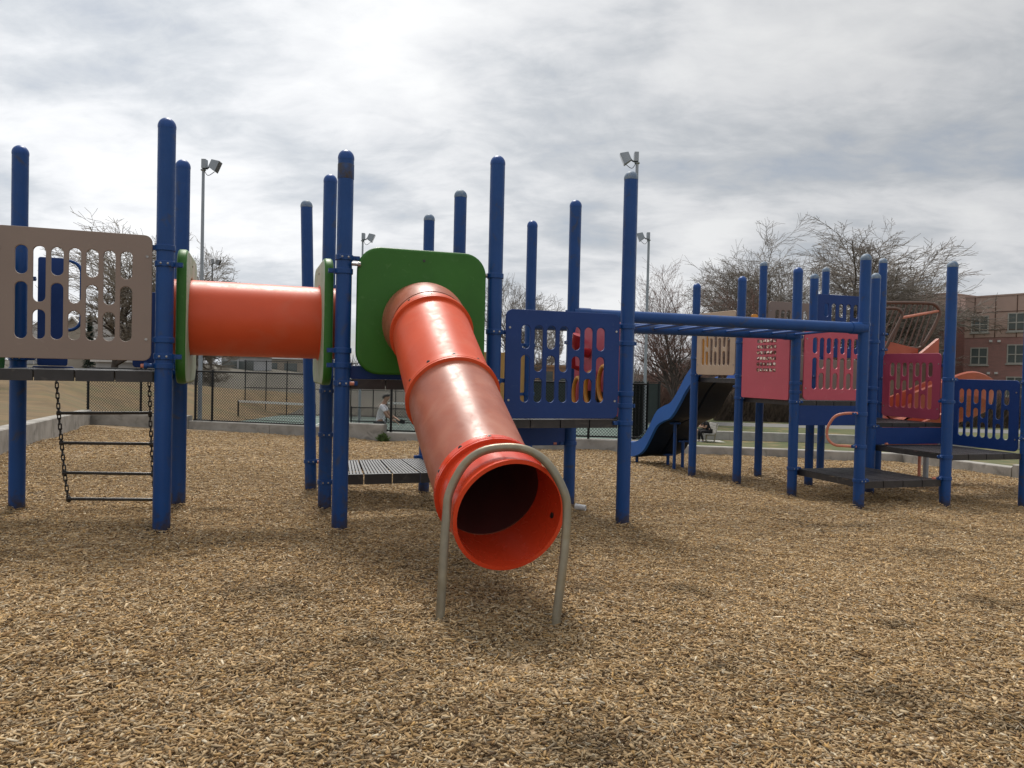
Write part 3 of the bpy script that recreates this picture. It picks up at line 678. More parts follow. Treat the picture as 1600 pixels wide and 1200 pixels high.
# chain ladder: hangs below the rear edge of the left deck
def chain_ladder():
    top0, top1 = A2+d12*(LW*.30), A2+d12*(LW*.88); zt = DZ-.05
    y0, y1 = top0.y, top1.y
    l_pts = [Vector(P(u, v, y0+dy)) for u, v, dy in ((88, 590, 0), (90, 620, 0), (93, 660, -.01), (97, 700, -.03), (101, 740, -.06), (106, 775, -.09), (110, 789, -.10))]
    r_pts = [Vector(P(u, v, y1+dy)) for u, v, dy in ((233, 588, 0), (234, 620, 0), (235, 660, -.01), (237, 700, -.03), (239, 740, -.05), (243, 780, -.08), (246, 795, -.10))]
    root = empty('chain_ladder', (l_pts[-1]+r_pts[-1])/2, 'dark chain ladder with four rungs hanging below the left deck', 'chain ladder')
    def sample(pts, s):
        L_ = [0]
        for a, b in zip(pts, pts[1:]): L_.append(L_[-1]+(b-a).length)
        s = min(max(s, 0), L_[-1])
        for i in range(len(pts)-1):
            if s <= L_[i+1]+1e-9: t = (s-L_[i])/(L_[i+1]-L_[i]); return pts[i].lerp(pts[i+1], t), (pts[i+1]-pts[i]).normalized()
        return pts[-1], (pts[-1]-pts[-2]).normalized()
    for pts in (l_pts, r_pts):
        mb = MB(); tot = sum((b-a).length for a, b in zip(pts, pts[1:])); pitch = .045; n = int(tot/pitch)
        for i in range(n):
            p, t = sample(pts, (i+.5)*pitch); sd_ = Vector((1, .2, 0)).normalized() if i % 2 else Vector((-.2, 1, 0)).normalized()
            sd_ = (sd_-t*sd_.dot(t)).normalized(); ring = []
            for k in range(12):
                a = 2*math.pi*k/12; cx_, sx_ = math.cos(a), math.sin(a)
                ring.append(p+sd_*(.0125*cx_)+t*(.0125*sx_+(.017 if sx_ > 0 else -.017)))
            mb.tube(ring, .0052, 6, closed=True)
        mb.build('chain', CHAIN, root, 60)
    for vl, vr in ((645, 645), (692, 693), (739, 740), (780, 780)):
        def find(pts, v, uu):
            best = min((abs(Zv(uu, v, sample(pts, s/100)[0].y)-sample(pts, s/100)[0].z), s/100) for s in range(0, 140))
            return sample(pts, best[1])[0]
        a, b = find(l_pts, vl, 98), find(r_pts, vr, 237); mb = MB(); mb.cyl(a-d12*.012, b+d12*.012, .0145, 14)
        for q in (a, b): mb.cyl(q-d12*.016, q+d12*.016, .021, 14)
        mb.build('rung', BARBLK, root, 40)
chain_ladder()

# ---- central tower
Yc = {'B0': 6.23, 'B1': 6.65, 'B2': 7.06, 'B3': 7.41, 'B4': 7.83, 'B5': 8.24, 'B6': 8.5, 'B7': 9.0, 'B8': 9.42}
B = {k: Vector((X(u, v, Yc[k]), Yc[k], 0)) for k, u, v in (('B0', 530, 827), ('B1', 765, 826), ('B2', 972, 825), ('B3', 507, 787), ('B4', 709, 803), ('B5', 888, 795), ('B6', 486, 772), ('B7', 662, 762), ('B8', 822, 775))}
TC = empty('play_tower', (B['B4'].x, B['B4'].y, G(B['B4'].x, B['B4'].y)), 'blue-posted play tower with the orange tube slide and a green panel in its front', 'play tower', 'linked towers of the playground')
DC = 1.19
post(TC, B['B0'].x, B['B0'].y, Zv(541, 235, 6.23), [(2.17, E1), (2.06, -E1), (1.42, -E1), (1.30, -E1), (1.155, E1)], 'b', scorched=True)
post(TC, B['B1'].x, B['B1'].y, Zv(777, 244, 6.65), [(2.10, -E1), (1.62, E1), (1.20, E1), (.93, E1)])
post(TC, B['B2'].x, B['B2'].y, Zv(982, 268, 7.06), [(1.715, -E1), (1.56, E2), (1.10, -E1), (.99, E2), (.83, -E1)], 'g')
post(TC, B['B3'].x, B['B3'].y, Zv(517, 273, 7.41), [(2.05, -E2), (1.05, E1), (.63, E1), (.17, E1)])
post(TC, B['B4'].x, B['B4'].y, Zv(719, 297, 7.83), [(1.2, E1), (.3, E1), (.84, E1)], 'g')
post(TC, B['B5'].x, B['B5'].y, Zv(901, 313, 8.24), [(1.9, E1), (1.6, -E2), (.83, -E1), (.52, -E1)])
post(TC, B['B6'].x, B['B6'].y, Zv(478, 313, 8.5), [(1.68, -E1), (.23, E1)], 'g', lean=(0, R(-1.9), 0))
post(TC, B['B7'].x, B['B7'].y, Zv(676, 335, 9.0), [(.25, -E1), (1.2, E1)], 'g')
post(TC, B['B8'].x, B['B8'].y, Zv(832, 345, 9.42), [(1.6, -E1), (1.0, -E1)])
g7 = E1*.07
deck(TC, B['B0']+g7, B['B1']-g7, B['B4']-g7, B['B3']+g7, DC, .082, label='black upper deck behind the green slide panel')
deck(TC, B['B1']+g7, B['B2']-g7, B['B5']-g7, B['B4']+g7, .86, .075, label='black middle deck below the blue slotted panel')
P0 = B['B3']+g7*1.3; P1 = B['B4']-g7
deck(TC, P0, P1, Vector((B['B7'].x-.03, B['B7'].y-.05, 0)), Vector((B['B6'].x+.26, B['B7'].y-.42, 0)), .235, .10, 4, 8, DECK_L, 'low step deck with pale skylit slats near the wood chips')
hole_panel(TC, B['B0'], B['B1'], 1.232, Zv(650, 391, 6.40), 1.665, .305, 'green tube panel facing the camera with rounded corners', .10, .03, .19)
hole_panel(TC, B['B3'], B['B0'], 1.13, 2.19, 1.67, .315, 'green tube panel with a bleached face on the tunnel side', .10, .105, .17, 1)
slot_panel(TC, B['B1'], B['B2'], .872, Zv(878, 487, 6.85), BLUE_PANEL, 'slotted_panel', 'dark blue panel with two rows of rounded slots', inset=.095, off=.03, rr=.06)
plain_panel(TC, B['B4'], B['B5'], .50, .79, BLUE_PANEL, 'riser_board', 'dark blue riser board below the middle deck', .03, 0, .015)
plain_panel(TC, B['B0'], B['B1'], 1.19, 1.30, BLUE_PANEL, 'rail_board', None, .07, -.06, .02)
pm = (B['B7']+B['B8'])/2
plain_panel(TC, B['B7']+E1*.08, B['B8']-E1*.03, .90, 1.50, MUSTARD, 'activity_panel', 'mustard yellow panel behind the tube slide', 0, 0, .04)
ap = plain_panel(TC, B['B2'], B['B5'], .88, 1.76, RED, 'activity_panel', 'red activity panel with amber toy parts', .09, 0, .05)
def toys():
    p0, p1 = B['B2'], B['B5']; d = (p1-p0).normalized(); n = Vector((-d.y, d.x, 0))   # n points into the deck (left)
    if n.x > 0: n = -n
    def at(s, z, o=.03): return p0+d*s+n*o+Vector((0, 0, z))
    mb = MB()
    for k in range(3):  # amber hoops
        c = at(.36+.30*k, 1.18-.06*k, .05); ring = [c+d*(.11*math.cos(2*math.pi*i/24))+Vector((0, 0, .17*math.sin(2*math.pi*i/24))) for i in range(24)]
        mb.tube(ring, .022, 10, closed=True)
    mb.build('toy_hoop', AMBER, ap, 60)
    mb = MB(); mb.tube([at(.78, 1.48, .02), at(.78, 1.50, .14), at(.76, 1.58, .17), at(.73, 1.66, .16)], [.05, .045, .05, .06], 14)
    mb.tube([at(.98, 1.62, .01), at(.98, 1.60, .10), at(.98, 1.5, .12), at(.98, 1.34, .10), at(.98, 1.32, .02)], .028, 12)
    mb.build('periscope', TOYRED, ap, 50)
    mb = MB(); mb.obox(at(.60, 1.0, .016), d*.20, n*.004, Vector((0, 0, .10))); mb.build('toy_track', BARBLK, ap)
toys()
stub(TC, B['B0']+Vector((.07, -.05, 2.115)), E1, .05, BOLT); stub(TC, B['B1']+Vector((-.07, -.05, 2.10)), -E1, .055, BOLT)
orange_plug(TC, B['B0']+Vector((.075, -.06, 1.155)), E1); orange_plug(TC, B['B6']+Vector((.07, -.03, .225)), E1)
orange_plug(TC, B['B5']+Vector((-.15, -.05, .52)), -E1)

# ---- crawl tunnel between left and central towers
def swept(mb, pts, ro, ri, seg=56, caps=True, mi_in=0):
    """thick-walled tube along pts"""
    n = len(pts); T = [(pts[min(i+1, n-1)]-pts[max(i-1, 0)]).normalized() for i in range(n)]
    U0 = Vector((0, 0, 1)); V = []
    for i in range(n):
        u = (U0-T[i]*U0.dot(T[i])).normalized(); v = T[i].cross(u)
        for r in (ro, ri):
            for k in range(seg):
                a = 2*math.pi*k/seg; V.append(pts[i]+(u*math.cos(a)+v*math.sin(a))*r)
    Fc = []; s2 = 2*seg
    for i in range(n-1):
        for k in range(seg):
            k2 = (k+1) % seg
            Fc.append((i*s2+k, i*s2+k2, (i+1)*s2+k2, (i+1)*s2+k))
            Fc.append((i*s2+seg+k2, i*s2+seg+k, (i+1)*s2+seg+k, (i+1)*s2+seg+k2))
    if caps:
        for i in (0, n-1):
            for k in range(seg):
                k2 = (k+1) % seg; q = (i*s2+k, i*s2+seg+k, i*s2+seg+k2, i*s2+k2); Fc.append(q if i == 0 else q[::-1])
    mb.add(V, Fc)
    if mi_in:
        for i in range(n-1):
            for k in range(seg): mb.m[len(mb.m)-len(Fc)+2*(i*seg+k)+1] = mi_in
def arc_flange(mb, p, t, r0, r1, w):
    swept(mb, [p-t*w/2, p+t*w/2], r1, r0)
def ring(mb, p, t, prof, seg=56):
    """one closed ring turned round axis t; prof = [(along, radius)]"""
    u = (Vector((0, 0, 1))-t*t.z).normalized(); v = t.cross(u); k = len(prof)
    V = [p+t*a+(u*math.cos(2*math.pi*i/seg)+v*math.sin(2*math.pi*i/seg))*r for i in range(seg) for a, r in prof]
    mb.add(V, [(i*k+j, i*k+(j+1) % k, ((i+1) % seg)*k+(j+1) % k, ((i+1) % seg)*k+j) for i in range(seg) for j in range(k)])
ca = (A0+A1)/2+Vector((0, 0, 1.67)); cb = (B['B0']+B['B3'])/2+Vector((0, 0, 1.665)); td = (cb-ca).normalized()
mb = MB(); nn = 14
swept(mb, [ca+(cb-ca)*t for t in np.linspace(-.01, 1.01, nn)], .313, .303)
tun = mb.build('crawl_tunnel', ORANGE, TC, 35); tun['label'] = 'horizontal orange crawl tunnel between two green panels'
for t_, w_, r_ in ((.075, .016, .324), (.90, .03, .328)):
    mb = MB(); ring(mb, ca+(cb-ca)*t_, td, [(-w_/2, .311), (-w_/2, r_-.004), (-w_/2+.004, r_), (w_/2-.004, r_), (w_/2, r_-.004), (w_/2, .311)]); mb.build('flange', ORANGE, tun, 35)

# ---- tube slide
hc = (B['B0']+B['B1'])/2+Vector((0, 0, 1.66)); mouth = P(797, 806, 4.00)
start = hc-E2*(-.05); start = hc+Vector((E2.x, E2.y, 0))*.02
plan = Vector((mouth.x-start.x, mouth.y-start.y, 0)); SL = plan.length; pd = plan/SL
drop = start.z-mouth.z
def slope(s):
    if s < .16: return 0
    if s < .62: t = (s-.16)/.46; return t*t*(3-2*t)
    if s < SL-.62: return 1.0
    if s < SL-.16: t = (s-(SL-.62))/.46; return 1-.62*(t*t*(3-2*t))
    return .38
ss = np.linspace(0, SL, 241); sv = np.array([slope(s) for s in ss]); cum = np.concatenate([[0], np.cumsum((sv[1:]+sv[:-1])/2*np.diff(ss))]); cum = cum/cum[-1]*drop
def spt(s):
    s = min(max(s, 0), SL); k = int(s/SL*240); k = min(k, 239); t = s/SL*240-k
    # the run leaves the panel square to it, then swings onto the line to the mouth
    z = cum[k]*(1-t)+cum[k+1]*t
    bend = .05*math.sin(math.pi*min(s/SL, 1))
    side = Vector((pd.y, -pd.x, 0))
    return Vector((start.x, start.y, start.z-z))+pd*s+side*bend*.6
def stan(s): return (spt(s+.01)-spt(s-.01)).normalized()
RO, RI = .300, .290
F1, F2, F3 = .56, 1.36, 2.24
def seg_pts(a, b, n): return [spt(x) for x in np.linspace(a, b, n)]
def sec_pts(a, b, n): return seg_pts(a, b, n)
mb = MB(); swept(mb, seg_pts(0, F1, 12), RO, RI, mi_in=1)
slide = mb.build('tube_slide', [ORANGE_DUSTY, ORANGE_IN_SHADE], TC, 35); slide['label'] = 'orange enclosed tube slide descending towards the camera'
mb = MB(); swept(mb, seg_pts(F1, F2, 14), RO, RI, mi_in=1); mb.build('slide_section', [ORANGE, ORANGE_IN_SHADE], slide, 35)
mb = MB(); swept(mb, seg_pts(F2, F3, 14), RO, RI, mi_in=1); mb.build('slide_section', [ORANGE_DUSTY, ORANGE_IN_SHADE], slide, 35)
mb = MB(); swept(mb, seg_pts(F3, SL, 12), RO+.002, RI-.002)
q = spt(SL); arc_flange(mb, q-stan(SL)*.008, stan(SL), RI-.0022, RO+.010, .018)
ex = mb.build('exit_section', ORANGE_IN, slide, 35); ex['label'] = 'bright orange open mouth of the tube slide'
def swept_var(mb, pts, radii, thick, seg=56):
    n = len(pts); V = []
    for i in range(n):
        T = (pts[min(i+1, n-1)]-pts[max(i-1, 0)]).normalized(); u = (Vector((0, 0, 1))-T*T.z).normalized(); v = T.cross(u)
        for r in (radii[i], radii[i]-thick):
            V += [pts[i]+(u*math.cos(2*math.pi*k/seg)+v*math.sin(2*math.pi*k/seg))*r for k in range(seg)]
    s2 = 2*seg; Fc = []
    for i in range(n-1):
        for k in range(seg):
            k2 = (k+1) % seg; Fc.append((i*s2+k, i*s2+k2, (i+1)*s2+k2, (i+1)*s2+k)); Fc.append((i*s2+seg+k2, i*s2+seg+k, (i+1)*s2+seg+k, (i+1)*s2+seg+k2))
    for i in (0, n-1):
        for k in range(seg): k2 = (k+1) % seg; Fc.append((i*s2+k, i*s2+seg+k, i*s2+seg+k2, i*s2+k2))
    mb.add(V, Fc)
cs = np.linspace(.03, F1-.085, 12); mb = MB(); swept_var(mb, [spt(x) for x in cs], [RO+.004+.030*(1-((x-.03)/(F1-.115))**2) for x in cs], .003); mb.build('collar', ORANGE_DUSTY, slide, 50)
for s in (F1, F2, F3):
    mb = MB(); t = stan(s)
    ring(mb, spt(s), t, [(-.085, RO-.001), (-.08, RO+.006), (-.03, RO+.008), (-.026, RO+.020), (-.006, RO+.022), (-.003, RO+.014), (0, RO+.022), (.017, RO+.024), (.021, RO-.001)])
    mb.build('flange', ORANGE if s != F3 else ORANGE_IN, slide, 35)
    bb = MB(); u = (Vector((0, 0, 1))-t*t.z).normalized(); v = t.cross(u)
    for a in (-95, -62, -28, 5, 38, 72, 105):
        n_ = (u*math.cos(R(a))+v*math.sin(R(a))); c_ = spt(s)-t*.055+n_*(RO+.005); bb = MB(); bb.tube([c_, c_+n_*.005, c_+n_*.0055, c_+n_*.009], [.013, .012, .006, .006], 10); bb.build('bolt', BOLT_D, slide, 40)
q = spt(SL-.09); t = stan(SL-.09); u = (Vector((0, 0, 1))-t*t.z).normalized(); v = t.cross(u)
for a in (-100, 100):
    n_ = u*math.cos(R(a))+v*math.sin(R(a)); c_ = q+n_*(RI-.004); bb = MB(); bb.cyl(c_, c_-n_*.006, .016, 12); bb.build('bolt', BOLT_D, ex, 40)
def catmull(pts, n=6):
    pts = [Vector(p) for p in pts]; q = [pts[0]*2-pts[1]]+pts+[pts[-1]*2-pts[-2]]; o_ = []
    for i in range(1, len(q)-2):
        for k in range(n):
            t = k/n; a, b, c, d = q[i-1:i+3]
            o_.append(.5*((2*b)+(c-a)*t+(2*a-5*b+4*c-d)*t*t+(3*b-a-3*c+d)*t**3))
    o_.append(pts[-1]); return o_
mb = MB(); hp = [P(u, v, y) for u, v, y in ((686, 985, 3.80), (688, 960, 3.81), (693, 870, 3.86), (698, 800, 3.91), (703, 768, 3.93), (724, 728, 3.97), (752, 706, 3.99), (790, 699, 4.0), (826, 704, 3.99), (856, 725, 3.97), (880, 765, 3.93), (886, 800, 3.91), (881, 870, 3.86), (870, 960, 3.81), (869, 985, 3.80))]
mb.tube(catmull(hp, 5), .0225, 16); hoop = mb.build('support_hoop', GALV, slide, 50); hoop['label'] = 'galvanised steel hoop holding up the slide mouth'

# ---- right tower
Yr = {}
def rn(u, v, y): return Vector((X(u, v, y), y, 0))
r00 = rn(1341, 790, 9.2); r01 = rn(1476, 788, 9.6); r02 = rn(1599, 790, 10.0)
r10 = rn(1237, 766, 10.35); r11 = rn(1358, 768, 10.75); r12 = rn(1474, 770, 11.15)
r20 = rn(1151, 750, 11.5); r21 = rn(1263, 755, 11.9); r22 = rn(1369, 756, 12.3)
r30 = rn(1081, 740, 12.65); r31 = rn(1184, 738, 13.05); r32 = rn(1281, 741, 13.45)
TR = empty('play_tower', (r11.x, r11.y, G(r11.x, r11.y)), 'blue-posted play tower with faded red panels and slides at the right end', 'play tower', 'linked towers of the playground')
def zt(u, v, p): return Zv(u, v, p.y)
post(TR, r00.x, r00.y, zt(1356, 397, r00), [(1.93, -E1), (.86, -E1), (.47, -E1), (-.02+.08, E1)], 'g')
post(TR, r01.x, r01.y, zt(1490, 408, r01), [(1.30, E1), (1.02, E2), (.33, -E1), (.06, -E1)], 'g')
post(TR, r02.x, r02.y, 2.55, [(1.28, -E2), (.55, -E2)])
post(TR, r10.x, r10.y, zt(1251, 418, r10), [(1.9, -E1), (1.82, E2), (1.2, E2), (1.08, E2), (.95, E1), (.05, E1)])
post(TR, r11.x, r11.y, zt(1373, 427, r11), [(1.8, E2), (1.15, E2), (.96, -E1), (.62, E1)], 'g')
post(TR, r12.x, r12.y, 1.72, [(1.5, E2), (1.0, E2)])
post(TR, r20.x, r20.y, zt(1162, 432, r20), [(2.05, E1), (1.78, E1), (1.28, E1), (1.12, E2), (.95, E1)])
post(TR, r21.x, r21.y, zt(1276, 428, r21), [(2.05, E1), (1.3, E1)], 'g')
post(TR, r22.x, r22.y, zt(1384, 404, r22), [(2.0, E1), (1.75, E1), (1.3, E1), (.9, E1)], 'g')
post(TR, r30.x, r30.y, zt(1092, 443, r30), [(1.55, E1), (1.28, E1)])
post(TR, r31.x, r31.y, zt(1195, 409, r31), [(2.2, E1), (1.3, E1)], 'g')
post(TR, r32.x, r32.y, zt(1292, 418, r32), [(2.3, E1), (1.3, E1)], 'g')
h7 = E1*.07
deck(TR, r00+h7, r01-h7, r11-h7, r10+h7, .045, .085, 4, 8, None, 'low black step deck just above the wood chips')
deck(TR, r01+h7, r02-h7, r12-h7, r11+h7, .355, .075, 4, 8, None, 'black second step deck with the blue slotted panel')
deck(TR, r11+h7, r12-h7, r22-h7, r21+h7, .665, .06, 4, 6)
deck(TR, r10+h7, r11-h7, r21-h7, r20+h7, .965, .07, 4, 6)
deck(TR, r20+h7, r21-h7, r31-h7, r30+h7, 1.235, .07, 4, 6)
deck(TR, r21+h7, r22-h7, r32-h7, r31+h7, 1.50, .07, 4, 6)
slot_panel(TR, r30, r20, 1.285, 2.27, BEIGE, 'slotted_panel', 'pale beige slotted panel above the blue wave slide', inset=.09, off=.02)
def finger_panel():
    a, b = r20, r10; d = (b-a).normalized(); W = (b-a).length-.18; H = .97; hs = []
    for i in range(6):
        for j in range(6):
            x = W*.36+i*.072; z = H*.42+j*.082; hs.append(rrect(x-.027, z-.024, x+.027, z+.024, .008, 2))
    ob = plain_panel(TR, a, b, .965, 1.935, RED, 'roller_panel', 'faded red panel with a six by six grid of small roller cubes', .09, .02, .03, .02, hs)
    n = Vector((d.y, -d.x, 0)); mb = MB()
    for i in range(6):
        for j in range(6):
            x = W*.36+i*.072; z = H*.42+j*.082; c = a+d*(.09+x)+n*.018+Vector((0, 0, .965+z)); s_ = R(rng.uniform(-35, 35))
            mb.obox(c, d*.023, (n*math.cos(s_)+Vector((0, 0, math.sin(s_))))*.019, (Vector((0, 0, math.cos(s_)))-n*math.sin(s_))*.019)
    mb.build('roller_cubes', TILE, ob)
finger_panel()
slot_panel(TR, r10, r11, .975, 1.965, RED, 'slotted_panel', 'faded red slotted panel behind the overhead ladder post', inset=.13, off=.0)
slot_panel(TR, r22, r12, .70, 1.68, RED_D, 'slotted_panel', 'dark red slotted panel beside the orange spiral slide', inset=.09, off=.02, first=True)
slot_panel(TR, r12, r02, .365, 1.305, BLUE_PANEL, 'slotted_panel', 'blue slotted panel at the right edge of the step deck', inset=.09, off=.02)
plain_panel(TR, r10, r11, .63, .90, BLUE_PANEL, 'riser_board', None, .06, .0, .015)
plain_panel(TR, r11, r12, .365, .60, BLUE_PANEL, 'riser_board', None, .05, .02, .015)
slot_panel(TR, r21, r22, 1.60, 2.575, BLUE_PANEL, 'slotted_panel', 'blue slotted panel high behind the overhead ladder', inset=.02, off=.0)
plain_panel(TR, r21, r22, .90, 1.56, TAUPE, 'panel', 'plain taupe board behind the red slotted panel', .10, .0, .03)
slot_panel(TR, r31, r32, 1.55, 2.56, TAUPE, 'slotted_panel', 'small taupe slotted panel at the rear of the right tower', inset=.12, off=.0)
plain_panel(TR, r31, r21, 1.0, 1.62, TAUPE, 'panel', None, .12, 0, .04)
mbm = MB(); c0 = (r30+r31)/2
plain_panel(TR, r30+E1*.02, r30+E1*.30, 1.30, 2.0, AMBER, 'panel', 'narrow amber board behind the beige panel', .03, -.05, .03)
plain_panel(TR, r20+E1*.09, r20+E1*.2, 1.2, 2.2, AMBER, 'panel', 'narrow amber board beside the roller panel', 0, .12, .03)
# overhead ladder
na, nb = B['B5']+Vector((0, 0, 1.905)), r00+Vector((0, 0, 1.885)); fa, fb = B['B8']+Vector((0, 0, 1.855)), r10+Vector((0, 0, 1.85))
mb = MB(); mb.cyl(na, nb, .066, 24); ladder = mb.build('overhead_ladder', BLUE, TR, 50); ladder['label'] = 'blue overhead ladder of two thick bars joining the two right towers'
mb = MB(); mb.cyl(fa, fb, .066, 24); mb.build('side_bar', BLUE, ladder, 50)
n_r = 11
for k in range(n_r):
    t = (k+.8)/n_r; p, q = na.lerp(nb, t), fa.lerp(fb, t); mb = MB(); mb.cyl(p, q, .017, 10)
    mb.build('rung', BLUE_CAP, ladder, 50)
for e_, d_ in ((nb, (na-nb).normalized()), (fb, (fa-fb).normalized()), (na, (nb-na).normalized())):
    mb = MB(); mb.cyl(e_+d_*.05, e_+d_*.19, .073, 24); mb.tube([e_+d_*.055, e_-d_*.005], [.073, .085], 24)
    for a in (-.03, .03): mb.cyl(e_+Vector((0, 0, a))-d_*.06, e_+Vector((0, 0, a))-d_*.085, .012, 10)
    mb.build('collar', BLUE, ladder, 50)
# loop handle on the front post
hz = [P(u, v, y) for u, v, y in ((1341, 646, 9.17), (1322, 646, 9.2), (1306, 650, 9.25), (1296, 662, 9.28), (1292, 674, 9.3), (1294, 686, 9.28), (1304, 695, 9.25), (1322, 697, 9.2), (1341, 698, 9.17))]
mb = MB(); mb.tube(catmull(hz, 5), .0165, 12); hd = mb.build('loop_handle', PINKBAR, TR, 50); hd['label'] = 'faded orange loop handle on the front post'
for z in (.86, .47): pass
orange_plug(TR, r01+Vector((-.16, -.05, .065)), -E1); orange_plug(TR, r11+Vector((.18, -.06, .38)), E1)
# ---- double wave slide leaving the rear deck, seen from below
def wave_slide():
    a, b = r30+E1*.05, r30+E1*.90     # deck edge
    prof = [(0, 1.20), (.12, 1.17), (.32, 1.01), (.55, .75), (.78, .54), (1.02, .46), (1.26, .35), (1.48, .10), (1.70, -.13), (1.95, -.25), (2.2, -.30), (2.45, -.31)]
    pc = catmull([Vector((s, z, 0)) for s, z in prof], 4)
    mb = MB(); lanes = 2; W = (b-a).length; sec = []
    # cross-section from left rim to right rim: rim, wall, bed, divider, bed, wall, rim (top surface), then the underside
    top = [(-.02, .25), (.03, .265), (.05, .25), (.07, .02), (.12, 0), (.46*W, 0), (.48*W, .06), (.52*W, .06), (.54*W, 0), (W-.12, 0), (W-.07, .02), (W-.05, .25), (W-.03, .265), (W+.02, .25)]
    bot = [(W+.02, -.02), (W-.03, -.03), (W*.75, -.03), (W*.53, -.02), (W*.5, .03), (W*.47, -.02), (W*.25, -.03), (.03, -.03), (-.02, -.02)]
    ring = top+bot; k = len(ring); nt_ = len(top); V = []
    for p in pc:
        for s, h in ring:
            q = a+E1*s+E2*p.x; V.append((q.x, q.y, p.y+h))
    n = len(pc)
    for i in range(n-1):
        for j in range(k):
            j2 = (j+1) % k; fm = 0 if (j < nt_ or j >= k-2) else 1
            mb.add([V[i*k+j], V[i*k+j2], V[(i+1)*k+j2], V[(i+1)*k+j]], [(0, 1, 2, 3)], fm)
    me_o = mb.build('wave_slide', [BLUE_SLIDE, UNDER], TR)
    bm = bmesh.new(); bm.from_mesh(me_o.data); bmesh.ops.remove_doubles(bm, verts=bm.verts, dist=1e-4); bmesh.ops.recalc_face_normals(bm, faces=bm.faces); bm.to_mesh(me_o.data); bm.free()
    me_o.data.polygons.foreach_set('use_smooth', [True]*len(me_o.data.polygons)); me_o.data.set_sharp_from_angle(angle=R(35))
    me_o['label'] = 'wide blue double wave slide seen from below'
    for s, w_, zt_ in ((2.3, .18, -.31), (1.85, .60, -.24), (1.05, .25, .42), (1.5, .70, .05)):
        q = a+E2*s+E1*w_; m_ = MB(); m_.cyl((q.x, q.y, G(q.x, q.y)-.1), (q.x, q.y, zt_), .03, 12); m_.bar((q.x-.09, q.y-.03, zt_-.02), (q.x+.09, q.y+.03, zt_-.02), .06, .03)
        m_.build('slide_leg', BLUE, me_o, 50)
    bb = MB(); q0 = (r30+r31)/2
    return me_o
wave_slide()
# ---- orange spiral slide behind the dark red panel
def spiral():
    ctr = [P(1402, 655, 12.0), P(1440, 640, 12.15), P(1488, 622, 12.4), P(1520, 636, 12.9), P(1500, 655, 13.5), P(1450, 672, 13.7), P(1405, 688, 13.3), P(1410, 700, 12.7), P(1450, 706, 12.3)]
    pc = catmull(ctr, 6); mb = MB(); hw = .30; k = 0; V = []
    prof = [(-hw-.02, .30), (-hw+.01, .315), (-hw+.03, .30), (-hw*.85, .08), (-hw*.4, 0), (hw*.4, 0), (hw*.85, .08), (hw-.03, .42), (hw-.01, .44), (hw+.02, .42), (hw*.9, .05), (hw*.4, -.03), (-hw*.4, -.03), (-hw*.9, .05)]
    k = len(prof); n = len(pc)
    for i, p in enumerate(pc):
        t = (pc[min(i+1, n-1)]-pc[max(i-1, 0)]); t.z = 0; t.normalize(); s_ = Vector((t.y, -t.x, 0))
        for o_, h in prof: q = p+s_*o_; V.append((q.x, q.y, q.z+h))
    Fc = [(i*k+j, i*k+(j+1) % k, (i+1)*k+(j+1) % k, (i+1)*k+j) for i in range(n-1) for j in range(k)]
    mb.add(V, Fc); ob = mb.build('spiral_slide', ORANGE_SHADE, TR, 45); ob['label'] = 'orange curved open slide behind the dark red panel'
    # entrance hood sides
    for u0, u1, vt0, vt1 in ((1384, 1432, 533, 545), (1437, 1464, 552, 529)):
        a, b = P(u0, 560, 12.6), P(u1, 560, 12.75); za, zb_ = Zv(u0, vt0, 12.6), Zv(u1, vt1, 12.75)
        zlo = Zv(u0, 566, 12.6); m_ = MB(); d = (b-a).normalized(); n_ = Vector((-d.y, d.x, 0))*.03
        m_.add([(a-n_).to_tuple()[:2]+(zlo,), (b-n_).to_tuple()[:2]+(zlo,), (b+n_).to_tuple()[:2]+(zlo,), (a+n_).to_tuple()[:2]+(zlo,), (a-n_).to_tuple()[:2]+(za,), (b-n_).to_tuple()[:2]+(zb_,), (b+n_).to_tuple()[:2]+(zb_,), (a+n_).to_tuple()[:2]+(za,)],
               [(3,2,1,0),(4,5,6,7),(0,1,5,4),(1,2,6,5),(2,3,7,6),(3,0,4,7)])
        m_.build('hood_side', ORANGE_SHADE, ob)
    for u, m1, y in ((1437, PINKBAR, 12.4), (1447, BARE, 12.9)):
        q = P(u, 712, y); m_ = MB(); m_.cyl((q.x, q.y, G(q.x, q.y)-.1), (q.x, q.y, q.z+.05), .025 if m1 is PINKBAR else .045, 12); m_.build('slide_leg', m1, ob, 50)
spiral()
# ---- rust brown guard cage above the spiral slide
def cage():
    y = 13.0
    c = [P(1383, 473, y), P(1420, 473, y), P(1452, 474, y), P(1462, 477, y), P(1468, 485, y), P(1467, 494, y), P(1457, 515, y), P(1443, 538, y), P(1436, 544, y), P(1425, 544, y), P(1383, 541, y)]
    mb = MB(); mb.tube(catmull(c, 3), .028, 10); ob = mb.build('guard_cage', RUSTY, TR, 50); ob['label'] = 'rust brown barred cage above the orange slide'
    for i in range(9):
        m_ = MB(); ut = 1392+i*8.6; m_.cyl(P(ut, 474, y+.01), P(ut-27+i*.4, 542, y+.01), .013, 8); m_.build('bar', RUSTY, ob, 50)
    m_ = MB(); m_.tube(catmull([P(1380, 482, y-.5), P(1400, 482, y-.5), P(1409, 488, y-.5), P(1408, 497, y-.5), P(1395, 522, y-.5), P(1382, 548, y-.5)], 4), .025, 10); m_.build('side_rail', RUSTY, ob, 50)
    m_ = MB(); m_.cyl(P(1406, 497, y-.45), P(1466, 486, y), .022, 10); m_.build('tie_bar', PINKBAR, ob, 50)
cage()

